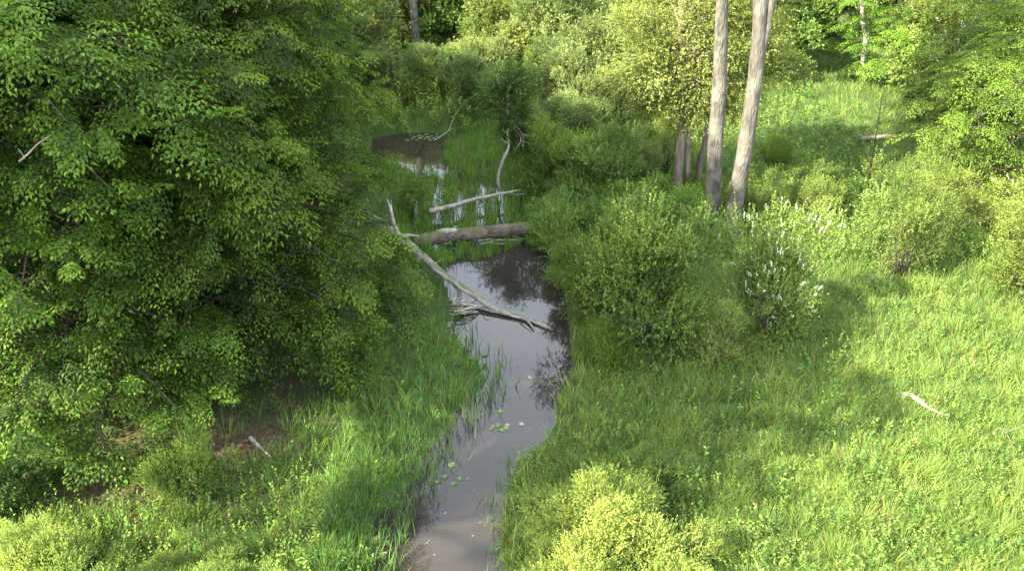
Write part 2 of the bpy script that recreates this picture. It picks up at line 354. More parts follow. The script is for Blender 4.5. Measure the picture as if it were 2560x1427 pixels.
def shoots(rng, base, dirs, ln, nleaf, L, W, col, droop=.0, spread=.9):
    """each shoot carries nleaf leaves alternately; all arrays per shoot"""
    n = len(base); t = (np.arange(nleaf) + .6) / nleaf
    D = nrmz(dirs); P = base[:, None] + D[:, None] * (ln[:, None] * t[None])[..., None]
    P[..., 2] -= droop * (ln[:, None] * t[None]) ** 2
    rd = rng.normal(size=(n, nleaf, 3)); rd -= (rd * D[:, None]).sum(-1, keepdims=True) * D[:, None]; rd = nrmz(rd)
    LD = nrmz(D[:, None] * (.55 + .6 * t[None, :, None]) + rd * spread); LD[..., 2] -= .12
    NN = nrmz(np.cross(np.cross(LD, np.array([0, 0, 1.])), LD) + rng.normal(size=(n, nleaf, 3)) * .35)
    m = n * nleaf; lf = rng.uniform(.7, 1.25, m)
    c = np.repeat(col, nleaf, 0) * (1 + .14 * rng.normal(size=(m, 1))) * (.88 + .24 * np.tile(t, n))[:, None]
    return leaves(P.reshape(-1, 3), LD.reshape(-1, 3), NN.reshape(-1, 3), L * lf, W * lf, np.clip(c, .004, .9))

def shrub(seed, R3=(1.8, 1.8, 1.3), zc=1.1, lumps=26, lr=.42, nsh=3800, nleaf=9, L=.062, W=.040, sl=(.22, .5), ca=(.070, .12, .024), cb=(.165, .255, .045), stems=9, stem_r=.022, flowers=0, up=.45, droop=.1, barkm='bark_dark', trunk=None, fill=.35, twigs=60):
    rng = np.random.default_rng(seed); lf, wd, fl = Soup(), Soup(), Soup()
    R3 = np.array(R3)
    u = nrmz(rng.normal(size=(lumps, 3))); u[:, 2] = np.where(u[:, 2] < -.8, -u[:, 2], u[:, 2]); u = nrmz(u)
    rad = rng.uniform(.35, .95, (lumps, 1)) ** .6
    lc = u * rad * R3 * (1 - lr * .55) * (1 + .36 * rng.normal(size=(lumps, 1)).clip(-1.5, 1.5)) + [0, 0, zc]
    lc[:, 2] = np.maximum(lc[:, 2], .25)
    lrad = lr * rng.uniform(.45, 1.2, lumps) * R3.mean()
    per = rng.choice(lumps, nsh, p=lrad ** 1.6 / (lrad ** 1.6).sum()); sv = nrmz(rng.normal(size=(nsh, 3))); sv[:, 2] = np.where(rng.uniform(size=nsh) < .55, np.abs(sv[:, 2]), sv[:, 2])
    rr = rng.uniform(fill, 1, (nsh, 1)) ** .6
    base = lc[per] + sv * rr * lrad[per][:, None] * [1, 1, .8]
    base[:, 2] = np.maximum(base[:, 2], .05 + .2 * rng.uniform(size=nsh))
    out = nrmz(base - [0, 0, zc * .5]); d = nrmz(sv * .7 + out * .6 + [0, 0, up] + rng.normal(size=(nsh, 3)) * .45)
    mixv = np.clip(rng.normal(.45, .28, lumps)[per] + .25 * rng.normal(size=nsh), 0, 1)[:, None]
    col = np.asarray(ca) * (1 - mixv) + np.asarray(cb) * mixv
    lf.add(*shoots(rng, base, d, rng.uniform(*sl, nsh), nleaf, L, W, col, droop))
    origin = np.zeros(3)
    if trunk:
        th, tr = trunk; tp = spline([[0, 0, -.3], [rng.normal() * .1, rng.normal() * .1, th * .5], [rng.normal() * .2, rng.normal() * .2, th]], 8)
        wd.add(*tube(tp, np.linspace(tr, tr * .6, 8), 8, rng, .05)); origin = tp[-1]
    ne = nsh // 12; ie = rng.choice(nsh, ne, replace=False)
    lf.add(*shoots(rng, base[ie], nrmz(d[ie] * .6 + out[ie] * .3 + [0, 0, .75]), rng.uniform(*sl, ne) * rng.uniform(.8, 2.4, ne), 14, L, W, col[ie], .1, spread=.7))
    for k in range(min(lumps, 40)):
        b = origin + (rng.normal(size=3) * [.15, .15, 0] if not trunk else 0) - (np.array([0, 0, .1]) if not trunk else 0)
        m = (b + lc[k]) / 2 + [0, 0, .15 * R3[2]] + rng.normal(size=3) * .1
        if trunk: m[2] = max(m[2], origin[2])
        wd.add(*tube(spline([b, m, lc[k]], 7), np.linspace(stem_r if not trunk else trunk[1] * .35, .006, 7), 5))
    for k in range(twigs):
        i = rng.integers(nsh); q = base[i]; c = lc[per[i]]
        wd.add(*tube(np.array([c, (c + q) / 2 + rng.normal(size=3) * .05, q]), [.010, .007, .004], 4))
    if flowers:
        i = rng.choice(nsh, flowers, replace=False); i = i[(base[i, 2] > zc * .5)]
        b = base[i] + d[i] * .25; n = len(i); fd = nrmz(out[i] + [0, 0, .5] + rng.normal(size=(n, 3)) * .4)
        c = pick(rng, (.74, .74, .62), n, .05, .02)
        fl.add(*shoots(rng, b, fd, np.full(n, .20), 15, .034, .026, c, spread=1.3))
    return lf.mesh('shrub_foliage', M['leaf']), wd.mesh('shrub_stems', M[barkm], True), (fl.mesh('shrub_blossom', M['petal']) if flowers else None)

# ------------------------------------------------------------------ prototypes
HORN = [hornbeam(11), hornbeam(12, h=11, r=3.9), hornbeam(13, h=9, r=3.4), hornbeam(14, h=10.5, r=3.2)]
TALL = [shrub(15, (4.2, 4.0, 5.0), 18., 60, .27, 4200, 9, .16, .11, (.35, .8), trunk=(13, .32), barkm='bark_grey', stem_r=.05), shrub(16, (3.8, 4.3, 5.0), 17.5, 56, .27, 3900, 9, .16, .11, (.35, .8), trunk=(13, .30), barkm='bark_grey', stem_r=.05)]
G1, G2 = (.055, .105, .018), (.135, .235, .030)
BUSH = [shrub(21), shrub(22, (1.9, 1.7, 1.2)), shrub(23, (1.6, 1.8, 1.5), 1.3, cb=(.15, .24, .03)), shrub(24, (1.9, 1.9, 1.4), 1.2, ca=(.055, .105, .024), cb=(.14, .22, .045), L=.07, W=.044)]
WILLOW = [shrub(31, (2.2, 2.2, 2.4), 2.2, 48, .27, 4200, 9, .13, .05, (.3, .7), (.09, .14, .045), (.22, .29, .10), up=.8, droop=.25, stem_r=.025, twigs=15), shrub(32, (2.4, 2.0, 2.7), 2.3, 48, .27, 4200, 9, .13, .05, (.3, .7), (.10, .15, .05), (.24, .31, .11), up=.8, droop=.25, stem_r=.025, twigs=15)]
FLOWER = shrub(41, (1.7, 1.6, 1.9), 1.7, 30, .34, 3400, 8, .062, .038, (.25, .55), (.065, .105, .022), (.18, .235, .05), flowers=230, up=.6)
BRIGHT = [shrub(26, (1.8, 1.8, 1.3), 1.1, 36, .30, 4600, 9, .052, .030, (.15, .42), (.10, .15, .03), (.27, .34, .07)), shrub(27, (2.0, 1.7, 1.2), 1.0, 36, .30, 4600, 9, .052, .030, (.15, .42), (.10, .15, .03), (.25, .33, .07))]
SPARSE = [shrub(45, (2.1, 1.9, 1.6), 1.7, 34, .26, 1900, 7, .07, .040, (.25, .6), (.07, .10, .025), (.17, .24, .05), up=.6, twigs=120, fill=.1), shrub(46, (1.9, 2.1, 1.8), 1.9, 34, .26, 1900, 7, .07, .042, (.25, .6), (.08, .12, .025), (.20, .27, .06), flowers=0, up=.6, twigs=120, fill=.1)]
FT = dict(nleaf=9, L=.15, W=.095, sl=(.3, .75), trunk=(1.0, .16), barkm='bark_dark', stem_r=.035, twigs=20)
FAR = [shrub(51, (3.2, 3.0, 4.2), 3.6, 70, .26, 6200, ca=(.095, .14, .035), cb=(.25, .32, .085), **FT), shrub(52, (2.8, 3.1, 4.8), 4.0, 70, .26, 6200, ca=(.105, .145, .05), cb=(.27, .33, .12), **FT), shrub(53, (3.4, 3.2, 3.6), 3.2, 64, .27, 6000, ca=(.07, .125, .03), cb=(.18, .27, .06), **FT)]
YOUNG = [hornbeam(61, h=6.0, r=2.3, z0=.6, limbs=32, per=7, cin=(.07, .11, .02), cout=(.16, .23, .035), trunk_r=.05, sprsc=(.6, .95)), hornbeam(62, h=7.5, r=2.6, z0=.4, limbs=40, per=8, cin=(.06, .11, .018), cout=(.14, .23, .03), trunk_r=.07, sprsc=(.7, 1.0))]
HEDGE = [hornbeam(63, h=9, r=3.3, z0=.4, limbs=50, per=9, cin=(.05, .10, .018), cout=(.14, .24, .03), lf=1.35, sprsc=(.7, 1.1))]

def plant(name, proto, p, sc, rz, label, cat, group=None, parts=('foliage', 'stems', 'blossom'), zs=None):
    r = empty(name, (p[0], p[1], p[2] if len(p) > 2 else hz(p[0], p[1])), rz, (sc, sc, zs or sc)); tag(r, label, cat, group)
    for nm, me in zip(parts, proto):
        if me: child(nm, me, r)
    return r
TP = ('crown', 'trunk')
def tree(name, proto, p, sc, rz, label, group=None, zs=None): return plant(name, proto, p, sc, rz, label, 'tree', group, ('crown', 'trunk', 'blossom'), zs)

# ------------------------------------------------------------------ hornbeam wood on the left
GL = 'dark broadleaved trees of the wood left of the stream'
hb = [  # x, y, proto, scale, zscale, rot, label
    (-9.0, 15.8, 0, 1.00, 1.0, .3, 'broadleaved tree with low sweeping branches at the lower left, nearest the viewer'),
    (-5.9, 17.6, 2, .92, 1.05, 2.0, 'broadleaved tree whose branches hang over the pale stick on bare soil'),
    (-8.3, 21.8, 3, 1.05, 1.05, 4.1, 'broadleaved tree at the wood edge behind the small bush of the left bank'),
    (-9.6, 27.2, 1, .88, .88, 5.2, 'broadleaved tree leaning its branches over the root end of the fallen grey trunk'),
    (-9.2, 32.0, 0, .98, .9, 1.1, 'dark tree at the wood edge left of the reed marsh'),
    (-10.4, 38.0, 3, 1.0, .62, 3.3, 'dark tree at the wood edge left of the far pool'),
    (-12.0, 44.5, 3, 1.0, .5, 0.4, 'farthest dark tree of the wood edge, next to the sunlit thicket'),
    (-12.6, 19.5, 1, 1.10, 1.1, 2.6, 'broadleaved tree at the left border holding the bare forked branch'),
    (-11.0, 25.0, 0, 1.12, 1.15, 1.6, 'tall broadleaved tree with light green tips in the middle of the wood'),
    (-16.5, 25.5, 2, 1.25, 1.25, 3.9, 'broadleaved tree deep in the wood at the upper left border'),
    (-12.8, 31.5, 1, 1.10, .72, 5.0, 'broadleaved tree behind the middle of the wood, crown reaching the top of the view'),
    (-17.5, 33.0, 3, 1.2, .9, .9, 'second tree row of the wood, partly lit yellow green crown at the upper left'),
    (-15.0, 39.0, 0, 1.15, .75, 2.2, 'broadleaved tree far back in the wood left of the grey pole trunk'),
]
HBO = []
for x, y, k, s, zs, rz, lb in hb: HBO.append(tree('broadleaf_tree', HORN[k], (x, y), s, rz, lb, GL, zs))
# bare dead branch hanging in the crown at the left border, a part of that tree
d = Soup(); rng = np.random.default_rng(3); Yb = 12.9
def dbranch(Sx, pts, r0, r1, n=12, rough=.06): Sx.add(*tube(spline(pts, n), np.linspace(r0, r1, n), 6, rng, rough))
dbranch(d, [pp(48, 404, Yb), pp(70, 385, Yb), pp(95, 360, Yb), pp(128, 338, Yb)], .020, .008)
dbranch(d, [pp(60, 393, Yb), pp(52, 380, Yb), pp(44, 372, Yb)], .009, .004)
dbranch(d, [pp(112, 350, Yb), pp(130, 352, Yb), pp(146, 366, Yb)], .009, .004)
bb = child('dead_branch', d.mesh('dead_branch', M['silver'], True), HBO[0]); tag(bb, 'bare pale forked dead branch')
import mathutils
bpy.context.view_layer.update(); bb.matrix_parent_inverse = HBO[0].matrix_world.inverted()
# tall wood standing left of the view: it is what throws the shade over stream and left bank
for k, (x, y) in enumerate([(-18, 1.5), (-17.5, 6.2), (-17, 11), (-18.5, 15.5), (-22, 9), (-22.5, 14), (-23, 19)]):
    tree('broadleaf_tree', TALL[k % 2], (x, y), 1.0, k * 1.3, 'tall high crowned tree of the wood standing left of the view, shading the stream', GL)
for k, (x, y, sc_) in enumerate([(-20, 21.5, 1.4), (-24, 27, 1.3)]):
    tree('broadleaf_tree', HORN[k], (x, y), sc_, k * 1.3, 'broad tree of the wood standing just beyond the left border of the view', GL)

# ------------------------------------------------------------------ tall standing trunks right of the stream
def tall_tree(name, pxs, Yd, r0, r1, label, barkm, forks=(), crown=None, top=17., group=None, seed=1, spl=26):
    rng = np.random.default_rng(seed); pts = [pp(x, y, Yd) for x, y in pxs]
    base = pts[0].copy(); gz = hz(base[0], base[1]); pts.insert(0, base + (base - pts[1]) * (base[2] - gz + .35) / max(.1, pts[1][2] - base[2]))
    dvec = nrmz(pts[-1] - pts[-2]); 
    if pts[-1][2] < top: pts.append(pts[-1] + dvec * (top - pts[-1][2]) * .55 + [0, .3, 0]); pts.append(pts[-1] + (dvec * .8 + np.array([0, 0, .2])) * (top - pts[-1][2]))
    pth = spline(pts, spl); wd = Soup(); rad = np.linspace(r0, r1, spl); rad[:3] *= [1.35, 1.12, 1.03]
    root = empty(name, (base[0], base[1], gz)); tag(root, label, 'tree', group)
    org = np.array(root.location)
    wd.add(*tube(pth - org, rad, 14, rng, .045))
    for f, fr in forks:
        fp = [pp(x, y, Yd) for x, y in f]; dv = nrmz(fp[-1] - fp[-2]); fp.append(fp[-1] + dv * 5); wd.add(*tube(spline(fp, 14) - org, np.linspace(fr, fr * .35, 14), 12, rng, .045))
    child('trunk', wd.mesh(name + '_trunk', M[barkm], True), root)
    return root, pth, org
def add_crown(root, org, centre, R3, seed, nsh=4200, lumps=44, lr=.3, L=.12, W=.075, ca=(.07, .10, .02), cb=(.17, .24, .045), name='crown', limbs_from=None, fl=.3):
    me, st, _ = shrub(seed, R3, 0, lumps, lr, nsh, 9, L, W, (.3, .7), ca, cb, stems=0, stem_r=.03, barkm='bark_grey', twigs=120, fill=fl)
    return me, st
def high_crown(seed, R3, zc, th, tr, **k):
    return shrub(seed, R3, zc, k.pop('lumps', 46), k.pop('lr', .28), k.pop('nsh', 3600), 9, .13, .08, (.35, .8), (.06, .095, .02), (.16, .23, .045), trunk=None, barkm='bark_grey', stem_r=.06, **k)

GT = 'tall bare trunks on the right bank'
def crown_over(root, pth, org, R3, seed, drop=0., nsh=3600, ca=(.065, .10, .02), cb=(.16, .235, .045), lumps=44):
    """a crown of lumps round the upper part of the trunk, limbs leaving the trunk"""
    rng = np.random.default_rng(seed); lf, wd = Soup(), Soup(); R3 = np.array(R3); c0 = pth[-1] - org + [0, 0, -R3[2] * .75 + drop]
    u = nrmz(rng.normal(size=(lumps, 3))); lc = u * rng.uniform(.4, 1, (lumps, 1)) ** .5 * R3 * .85 + c0; lrad = .26 * R3.mean() * rng.uniform(.6, 1.3, lumps)
    per = rng.integers(0, lumps, nsh); sv = nrmz(rng.normal(size=(nsh, 3))); base = lc[per] + sv * rng.uniform(.3, 1, (nsh, 1)) ** .6 * lrad[per][:, None]
    dd = nrmz(sv + [0, 0, .3] + .5 * nrmz(base - c0)); mv = np.clip(rng.normal(.45, .25, lumps)[per], 0, 1)[:, None]
    lf.add(*shoots(rng, base, dd, rng.uniform(.35, .8, nsh), 9, .13, .08, np.asarray(ca) * (1 - mv) + np.asarray(cb) * mv, .1))
    P = pth - org
    for k in range(lumps):
        zt = min(max(lc[k][2] - rng.uniform(.5, 2.5), P[int(len(P) * .35)][2]), P[-1][2]); b = np.array([np.interp(zt, P[:, 2], P[:, i]) for i in range(3)])
        wd.add(*tube(spline([b, (b + lc[k]) / 2 + [0, 0, .3], lc[k]], 7), np.linspace(.055, .012, 7), 5))
    child('crown', lf.mesh('crown', M['leaf']), root); child('limbs', wd.mesh('limbs', M['bark_grey'], True), root)

Y1 = onground(1776, 592)[1]; Y2 = onground(1815, 615)[1]
r1, p1, o1 = tall_tree('tall_tree', [(1776, 580), (1783, 440), (1792, 300), (1799, 180), (1803, 60), (1806, -60)], Y1, .27, .13, 'straight pale tall trunk, left one of the big pair beside the white flowering bush', 'bark_tall', group=GT, seed=71, top=18)
crown_over(r1, p1, o1, (3.6, 3.6, 4.2), 171)
r2, p2, o2 = tall_tree('tall_tree', [(1820, 603), (1838, 500), (1862, 370), (1880, 250), (1893, 130), (1900, 0)], Y2, .27, .15, 'leaning pale tall trunk that forks high up, right one of the big pair', 'bark_tall', forks=[([(1886, 210), (1900, 140), (1916, 80), (1930, 0)], .16)], group=GT, seed=72, top=18)
crown_over(r2, p2, o2, (3.4, 3.4, 4.2), 172)
Y3 = onground(1693, 495)[1]
r3, p3, o3 = tall_tree('crowned_tree', [(1693, 488), (1698, 400), (1705, 320), (1706, 200), (1705, 60), (1712, -40)], Y3, .17, .08, 'bright sunlit leafy tree with twin grey trunk behind the left big trunk', 'bark_grey', forks=[([(1718, 445), (1720, 380), (1722, 320), (1730, 180)], .10)], seed=73, top=11)
me, st, _ = shrub(74, (3.5, 3.0, 2.9), 0, 52, .26, 5200, 9, .10, .062, (.3, .65), (.11, .14, .03), (.25, .30, .075), barkm='bark_grey', twigs=200, fill=.3, stem_r=.02)
cc = pp(1750, 110, Y3) - o3
# bring the crown up round the trunk: foliage was generated about height 0, floor-clamped, so rebuild in place
def crown_at(root, centre, R3, seed, nsh, L, W, ca, cb, lumps=50, lr=.26, axis_pts=None, name='crown', fill=.3):
    rng = np.random.default_rng(seed); lf, wd = Soup(), Soup(); R3 = np.array(R3)
    u = nrmz(rng.normal(size=(lumps, 3))); lc = u * rng.uniform(.3, 1, (lumps, 1)) ** .5 * R3 * .88 + centre; lrad = lr * R3.mean() * rng.uniform(.55, 1.3, lumps)
    per = rng.integers(0, lumps, nsh); sv = nrmz(rng.normal(size=(nsh, 3))); sv[:, 2] = np.where(rng.uniform(size=nsh) < .4, np.abs(sv[:, 2]), sv[:, 2])
    base = lc[per] + sv * rng.uniform(fill, 1, (nsh, 1)) ** .6 * lrad[per][:, None] * [1, 1, .75]
    dd = nrmz(sv * .8 + [0, 0, .15] + .6 * nrmz(base - centre) + rng.normal(size=(nsh, 3)) * .4); mv = np.clip(rng.normal(.5, .25, lumps)[per] + .15 * rng.normal(size=nsh), 0, 1)[:, None]
    lf.add(*shoots(rng, base, dd, rng.uniform(.3, .7, nsh), 9, L, W, np.asarray(ca) * (1 - mv) + np.asarray(cb) * mv, .25))
    for k in range(lumps):
        b = axis_pts[np.argmin(np.abs(axis_pts[:, 2] - (lc[k][2] - .8)))]
        wd.add(*tube(spline([b, (b + lc[k]) / 2 + [0, 0, .25] + rng.normal(size=3) * .15, lc[k]], 7), np.linspace(.05, .01, 7), 5))
    for k in range(160):
        i = rng.integers(nsh); c = lc[per[i]]; wd.add(*tube(np.array([c, (c + base[i]) / 2 + rng.normal(size=3) * .06, base[i]]), [.012, .009, .005], 4))
    child(name, lf.mesh(name, M['leaf']), root); child('limbs', wd.mesh('limbs', M['bark_grey'], True), root)
crown_at(r3, cc, (3.5, 2.3, 2.7), 75, 10000, .075, .046, (.11, .15, .035), (.25, .32, .09), 64, .24, p3 - o3)
for me_ in (me, st): bpy.data.meshes.remove(me_)
Y4 = onground(1742, 455)[1]
r4, p4, o4 = tall_tree('small_tree', [(1742, 455), (1750, 400), (1762, 355), (1778, 240)], Y4, .13, .07, 'short leaning dark trunk between the twin grey trunk and the big pale pair', 'bark_grey', seed=76, top=5.5)
crown_at(r4, (p4 - o4)[-1] + [0, .3, .3], (1.0, 1.0, .9), 77, 700, .075, .046, (.08, .11, .025), (.18, .24, .05), 12, .35, p4 - o4)
Y5 = onground(1046, 172)[1]
r5, p5, o5 = tall_tree('pole_tree', [(1047, 165), (1042, 110), (1036, 50), (1030, -20)], Y5, .26, .16, 'single grey pole trunk standing in the sunlit thicket beyond the far pool', 'bark_tall', seed=78, top=20)
crown_over(r5, p5, o5, (2.0, 2.0, 2.6), 178, nsh=1400, lumps=30)
Y6 = onground(2156, 190)[1]
r6, p6, o6 = tall_tree('pale_tree', [(2156, 180), (2158, 140), (2164, 95), (2156, 50), (2154, 0)], Y6, .13, .07, 'slender crooked pale trunk at the top right, beyond the meadow', 'bark_birch', seed=79, top=15, spl=34)
crown_over(r6, p6, o6, (2.6, 2.6, 3), 179, nsh=2000)
Y7 = onground(2168, 482)[1]
r7, p7, o7 = tall_tree('dead_sapling', [(2168, 478), (2182, 390), (2196, 300), (2206, 235)], Y7, .035, .008, 'thin bare leaning sapling standing alone before the bleached log in the meadow', 'bark_dark', seed=80, top=1)
tw = Soup(); rng = np.random.default_rng(81)
for k in range(26):
    q = (p7 - o7)[rng.integers(8, 26)]; a = rng.uniform(0, 6.28); ln = rng.uniform(.4, 1.1) * (1.2 - q[2] / 5)
    tw.add(*tube(np.array([q, q + np.array([math.cos(a) * .5, math.sin(a) * .5, .28]) * ln, q + np.array([math.cos(a), math.sin(a), .55]) * ln]), [.009, .006, .003], 4))
child('twigs', tw.mesh('twigs', M['bark_dark'], True), r7)

# ------------------------------------------------------------------ shrubs, each placed where it stands
def B(px, py, proto, sc, lb, name='bush', cat='bush', group=None, zs=None, rz=None):
    p = onground(px, py); return plant(name, proto, p, sc, (px * .37 + py * .11) % 6.28 if rz is None else rz, lb, cat, group, zs=zs)
GB = 'bushes of the right bank'; GBL = 'bushes of the left bank'
B(1520, 800, BUSH[0], .84, 'dense green bush overhanging the dark water on the right bank', group=GB, zs=1.25)
B(1600, 870, BUSH[3], .82, 'large round green bush between the stream and the white flowering bush', group=GB, zs=1.2)
B(1440, 700, BUSH[1], .55, 'light green bush leaning over the water just below the mossy log end', group=GB)
B(1530, 905, BUSH[2], .42, 'low bush on the bank edge in front of the large round bush', group=GB)
B(1700, 830, BUSH[2], .44, 'smaller light green bush behind the large round bush, left of the blossom', group=GB)
B(1405, 612, BUSH[3], .58, 'dark green bush covering the right end of the mossy log', group=GB)
B(1925, 845, FLOWER, .80, 'bush covered in white blossom spikes in front of the big pale trunks', 'flowering_bush', 'flowering bush', zs=.98)
B(1780, 905, SPARSE[0], .50, 'low olive twiggy bush at the foot of the white flowering bush', group=GB)
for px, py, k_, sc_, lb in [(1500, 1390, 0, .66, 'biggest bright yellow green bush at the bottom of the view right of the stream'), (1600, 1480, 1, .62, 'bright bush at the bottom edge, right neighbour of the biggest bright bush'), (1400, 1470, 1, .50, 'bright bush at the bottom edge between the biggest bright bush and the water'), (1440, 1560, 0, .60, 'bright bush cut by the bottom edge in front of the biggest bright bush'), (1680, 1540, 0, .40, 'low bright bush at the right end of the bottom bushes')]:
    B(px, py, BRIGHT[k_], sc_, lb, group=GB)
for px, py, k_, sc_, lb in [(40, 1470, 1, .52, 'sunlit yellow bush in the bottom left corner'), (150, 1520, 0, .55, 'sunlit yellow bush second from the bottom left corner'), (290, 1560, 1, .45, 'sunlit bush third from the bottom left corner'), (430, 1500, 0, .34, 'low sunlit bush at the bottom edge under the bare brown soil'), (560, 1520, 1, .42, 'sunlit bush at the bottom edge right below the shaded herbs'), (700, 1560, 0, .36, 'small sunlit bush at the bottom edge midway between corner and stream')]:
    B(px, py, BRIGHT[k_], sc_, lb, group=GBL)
B(1640, 1250, BUSH[3], .32, 'small dark leafed plant clump behind the bright bottom bush', 'shrub', 'bush', GB)
B(890, 945, BUSH[2], .60, 'small light green bush alone on the left bank grass', group=GBL, zs=.75)
B(40, 1280, BUSH[3], .45, 'shaded green bush at the left border under the low branches', group=GBL)
B(480, 1270, BUSH[1], .42, 'loose herbaceous bush in the shade between the soil patches', group=GBL, zs=.6)
B(1035, 530, HEDGE[0], .17, 'small dark layered bush behind the fork of the fallen grey trunk', group=GBL)
B(930, 760, BUSH[3], .50, 'shaded bush left of the fallen grey trunk, under the wood edge', group=GBL)
B(1670, 640, BUSH[3], .32, 'dark green bush hiding the foot of the left big pale trunk', group=GB)
B(1910, 670, BUSH[3], .26, 'dark bush at the foot of the leaning forked trunk', group=GB)
B(1600, 600, BUSH[0], .75, 'shaded bush between the mossy log end and the big pale trunks', group=GB)
B(1480, 520, BUSH[3], .85, 'deep green shaded bush behind the bank bushes, left of the twin grey trunk', group=GB)
B(1385, 470, BUSH[1], .72, 'fresh green bush right of the dead snag', group=GB, zs=.9)
B(1340, 400, BUSH[2], .60, 'bushy green mound behind the dead snag', group=GB)
B(1460, 400, WILLOW[0], .55, 'grey green willow bush above the shaded bushes right of the snag', group=GB)
B(1575, 510, WILLOW[0], .42, 'willow bush left of the twin grey trunk foot', group=GB)
B(1900, 560, SPARSE[0], .55, 'twiggy olive bush right of the leaning forked trunk', group=GB)
B(2020, 570, SPARSE[1], .52, 'sunlit twiggy bush in the middle of the right thicket', group=GB)
B(2080, 520, BUSH[3], .42, 'shaded bush below the sunlit meadow strip', group=GB)
B(2240, 690, SPARSE[0], .68, 'broad reddish twigged open bush standing in the right meadow', group=GB, zs=1.0)
B(2360, 600, SPARSE[1], .62, 'open twiggy bush behind the broad reddish twigged one', group=GB)
B(2570, 760, FLOWER[:2], .85, 'bright pale green bush at the right border beside the meadow', group=GB)
B(2590, 640, FLOWER, .9, 'bright blossoming bush half cut by the right border', group=GB)
B(1660, 440, SPARSE[1], .6, 'low sunlit scrub left of the twin grey trunk', group=GB)
B(1945, 420, BUSH[2], .42, 'sunlit low bush right of the leaning trunk at the meadow edge', group=GB)
B(1180, 290, WILLOW[1], .52, 'round green bush behind the grass tuft of the far pool', group=GB)
B(1060, 250, BUSH[3], .62, 'small dark bush left of the round bushes beyond the far pool', group=GB)
B(1240, 235, WILLOW[0], .62, 'green bush in half shade at the foot of the far willows', group=GB)
B(1400, 330, WILLOW[1], .70, 'willow bush leaning over the half hidden far log', group=GB)

# saplings and young trees on the right
GY = 'young layered trees of the right meadow'
for px, py, k, s, lb in [(2370, 500, 0, .85, 'airy young tree with horizontal sprays right of the bare sapling'), (2480, 520, 1, .8, 'young layered tree near the right border above the pale bush'), (2440, 400, 0, 1.0, 'young sunlit tree behind the airy one at the right'), (2590, 430, 1, 1.05, 'dense young tree at the right border')]:
    p = onground(px, py); tree('young_tree', YOUNG[k], p, s, px * .1, lb, GY)
p = onground(2400, 300); tree('blossom_tree', FLOWER, p, 1.5, .5, 'small tree with whitish blossom top in the upper right thicket')

# ------------------------------------------------------------------ far thicket and tree belt
GF = 'sunlit trees of the far belt'
far = [ # px, py(ground), proto, scale, label
    (870, 190, 'F1', .72, 'sunlit pale tree just right of the dark wood, left of the pole trunk'),
    (1000, 130, 'F0', .85, 'tree standing behind the grey pole trunk'),
    (1150, 150, 'F2', .66, 'rounded green tree right of the grey pole trunk'),
    (1190, 110, 'W0', 1.5, 'grey green willow in the centre of the far belt'),
    (1250, 175, 'F2', .5, 'low dense tree before the dark gap in the far belt'),
    (1350, 190, 'F0', .80, 'bright yellow green tree right of the dark gap'),
    (1420, 240, 'W1', 1.05, 'large pale willow left of the bright crowned tree'),
    (1500, 290, 'W0', .95, 'willow in front of the bright crowned tree, over the hidden log'),
    (1530, 170, 'F1', .85, 'pale sunlit tree behind the large willow'),
    (1640, 210, 'F0', .8, 'sunlit tree behind the bright crown, left side'),
    (1900, 190, 'F2', .8, 'darker tree right of the forked trunk top'),
    (1960, 120, 'F2', .7, 'green layered tree at the head of the meadow strip'),
    (2085, 112, 'H', .75, 'layered sunlit tree left of the crooked pale trunk'),
    (2230, 200, 'H', .85, 'layered sunlit tree right of the crooked pale trunk'),
    (2330, 230, 'F0', .72, 'sunlit tree left of the blossoming top in the upper right'),
    (2460, 270, 'F2', .85, 'dense green tree behind the young trees at the right'),
    (2560, 300, 'H', 1.0, 'layered tree at the upper right border'),
    (2620, 200, 'F2', 1.2, 'tall dark tree in the upper right corner'),
    (2430, 130, 'F0', 1.1, 'tall tree at the top border, right of the pale trunk'),
]
rf = np.random.default_rng(92)
for q in range(15):
    if q in (2, 3): continue
    px, py = 890 + q * 47 + rf.uniform(-15, 15), [205, 250, 225][q % 3] + rf.uniform(-12, 12)
    far.append((px, py, ['F2', 'W0', 'F0', 'F1', 'W1'][q % 5], (.28 if q % 5 not in (1, 4) else .45) * rf.uniform(.8, 1.2), 'low sunlit thicket bush at the foot of the far belt'))
for q in range(12):
    px, py = 2290 + q * 27 + rf.uniform(-15, 15), [215, 290, 250][q % 3] + rf.uniform(-12, 12) + q * 9
    far.append((px, py, ['F2', 'F0', 'F1'][q % 3], .34 * rf.uniform(.8, 1.2), 'low sunlit bush along the right edge of the meadow strip'))
D_ = {'F0': FAR[0], 'F1': FAR[1], 'F2': FAR[2], 'W0': WILLOW[0], 'W1': WILLOW[1], 'H': HEDGE[0]}
for k, (px, py, pr, s, lb) in enumerate(far):
    p = onground(px, py); tree('willow_tree' if pr[0] == 'W' else 'leafy_tree', D_[pr], p, s, k * 1.7, lb, 'low thicket bushes, far belt' if lb.startswith('low sunlit t') else 'low bushes beside the meadow strip' if lb.startswith('low sunlit b') else GF)
# the rows behind, which close the view
rng = np.random.default_rng(91); n = 0
for row, (yy, hh) in enumerate([(60, 1.15), (68, 1.35), (78, 1.6)]):
    x = -26 + row * 2.0
    while x < 48:
        x += 5.2 + rng.uniform(-.8, .8); q = (x, yy + rng.uniform(-2, 2)); n += 1
        tree('leafy_tree', FAR[n % 3], q, hh * rng.uniform(.85, 1.1), rng.uniform(0, 6), 'tree in the closed back rows of the far wood', 'trees of the far back rows')

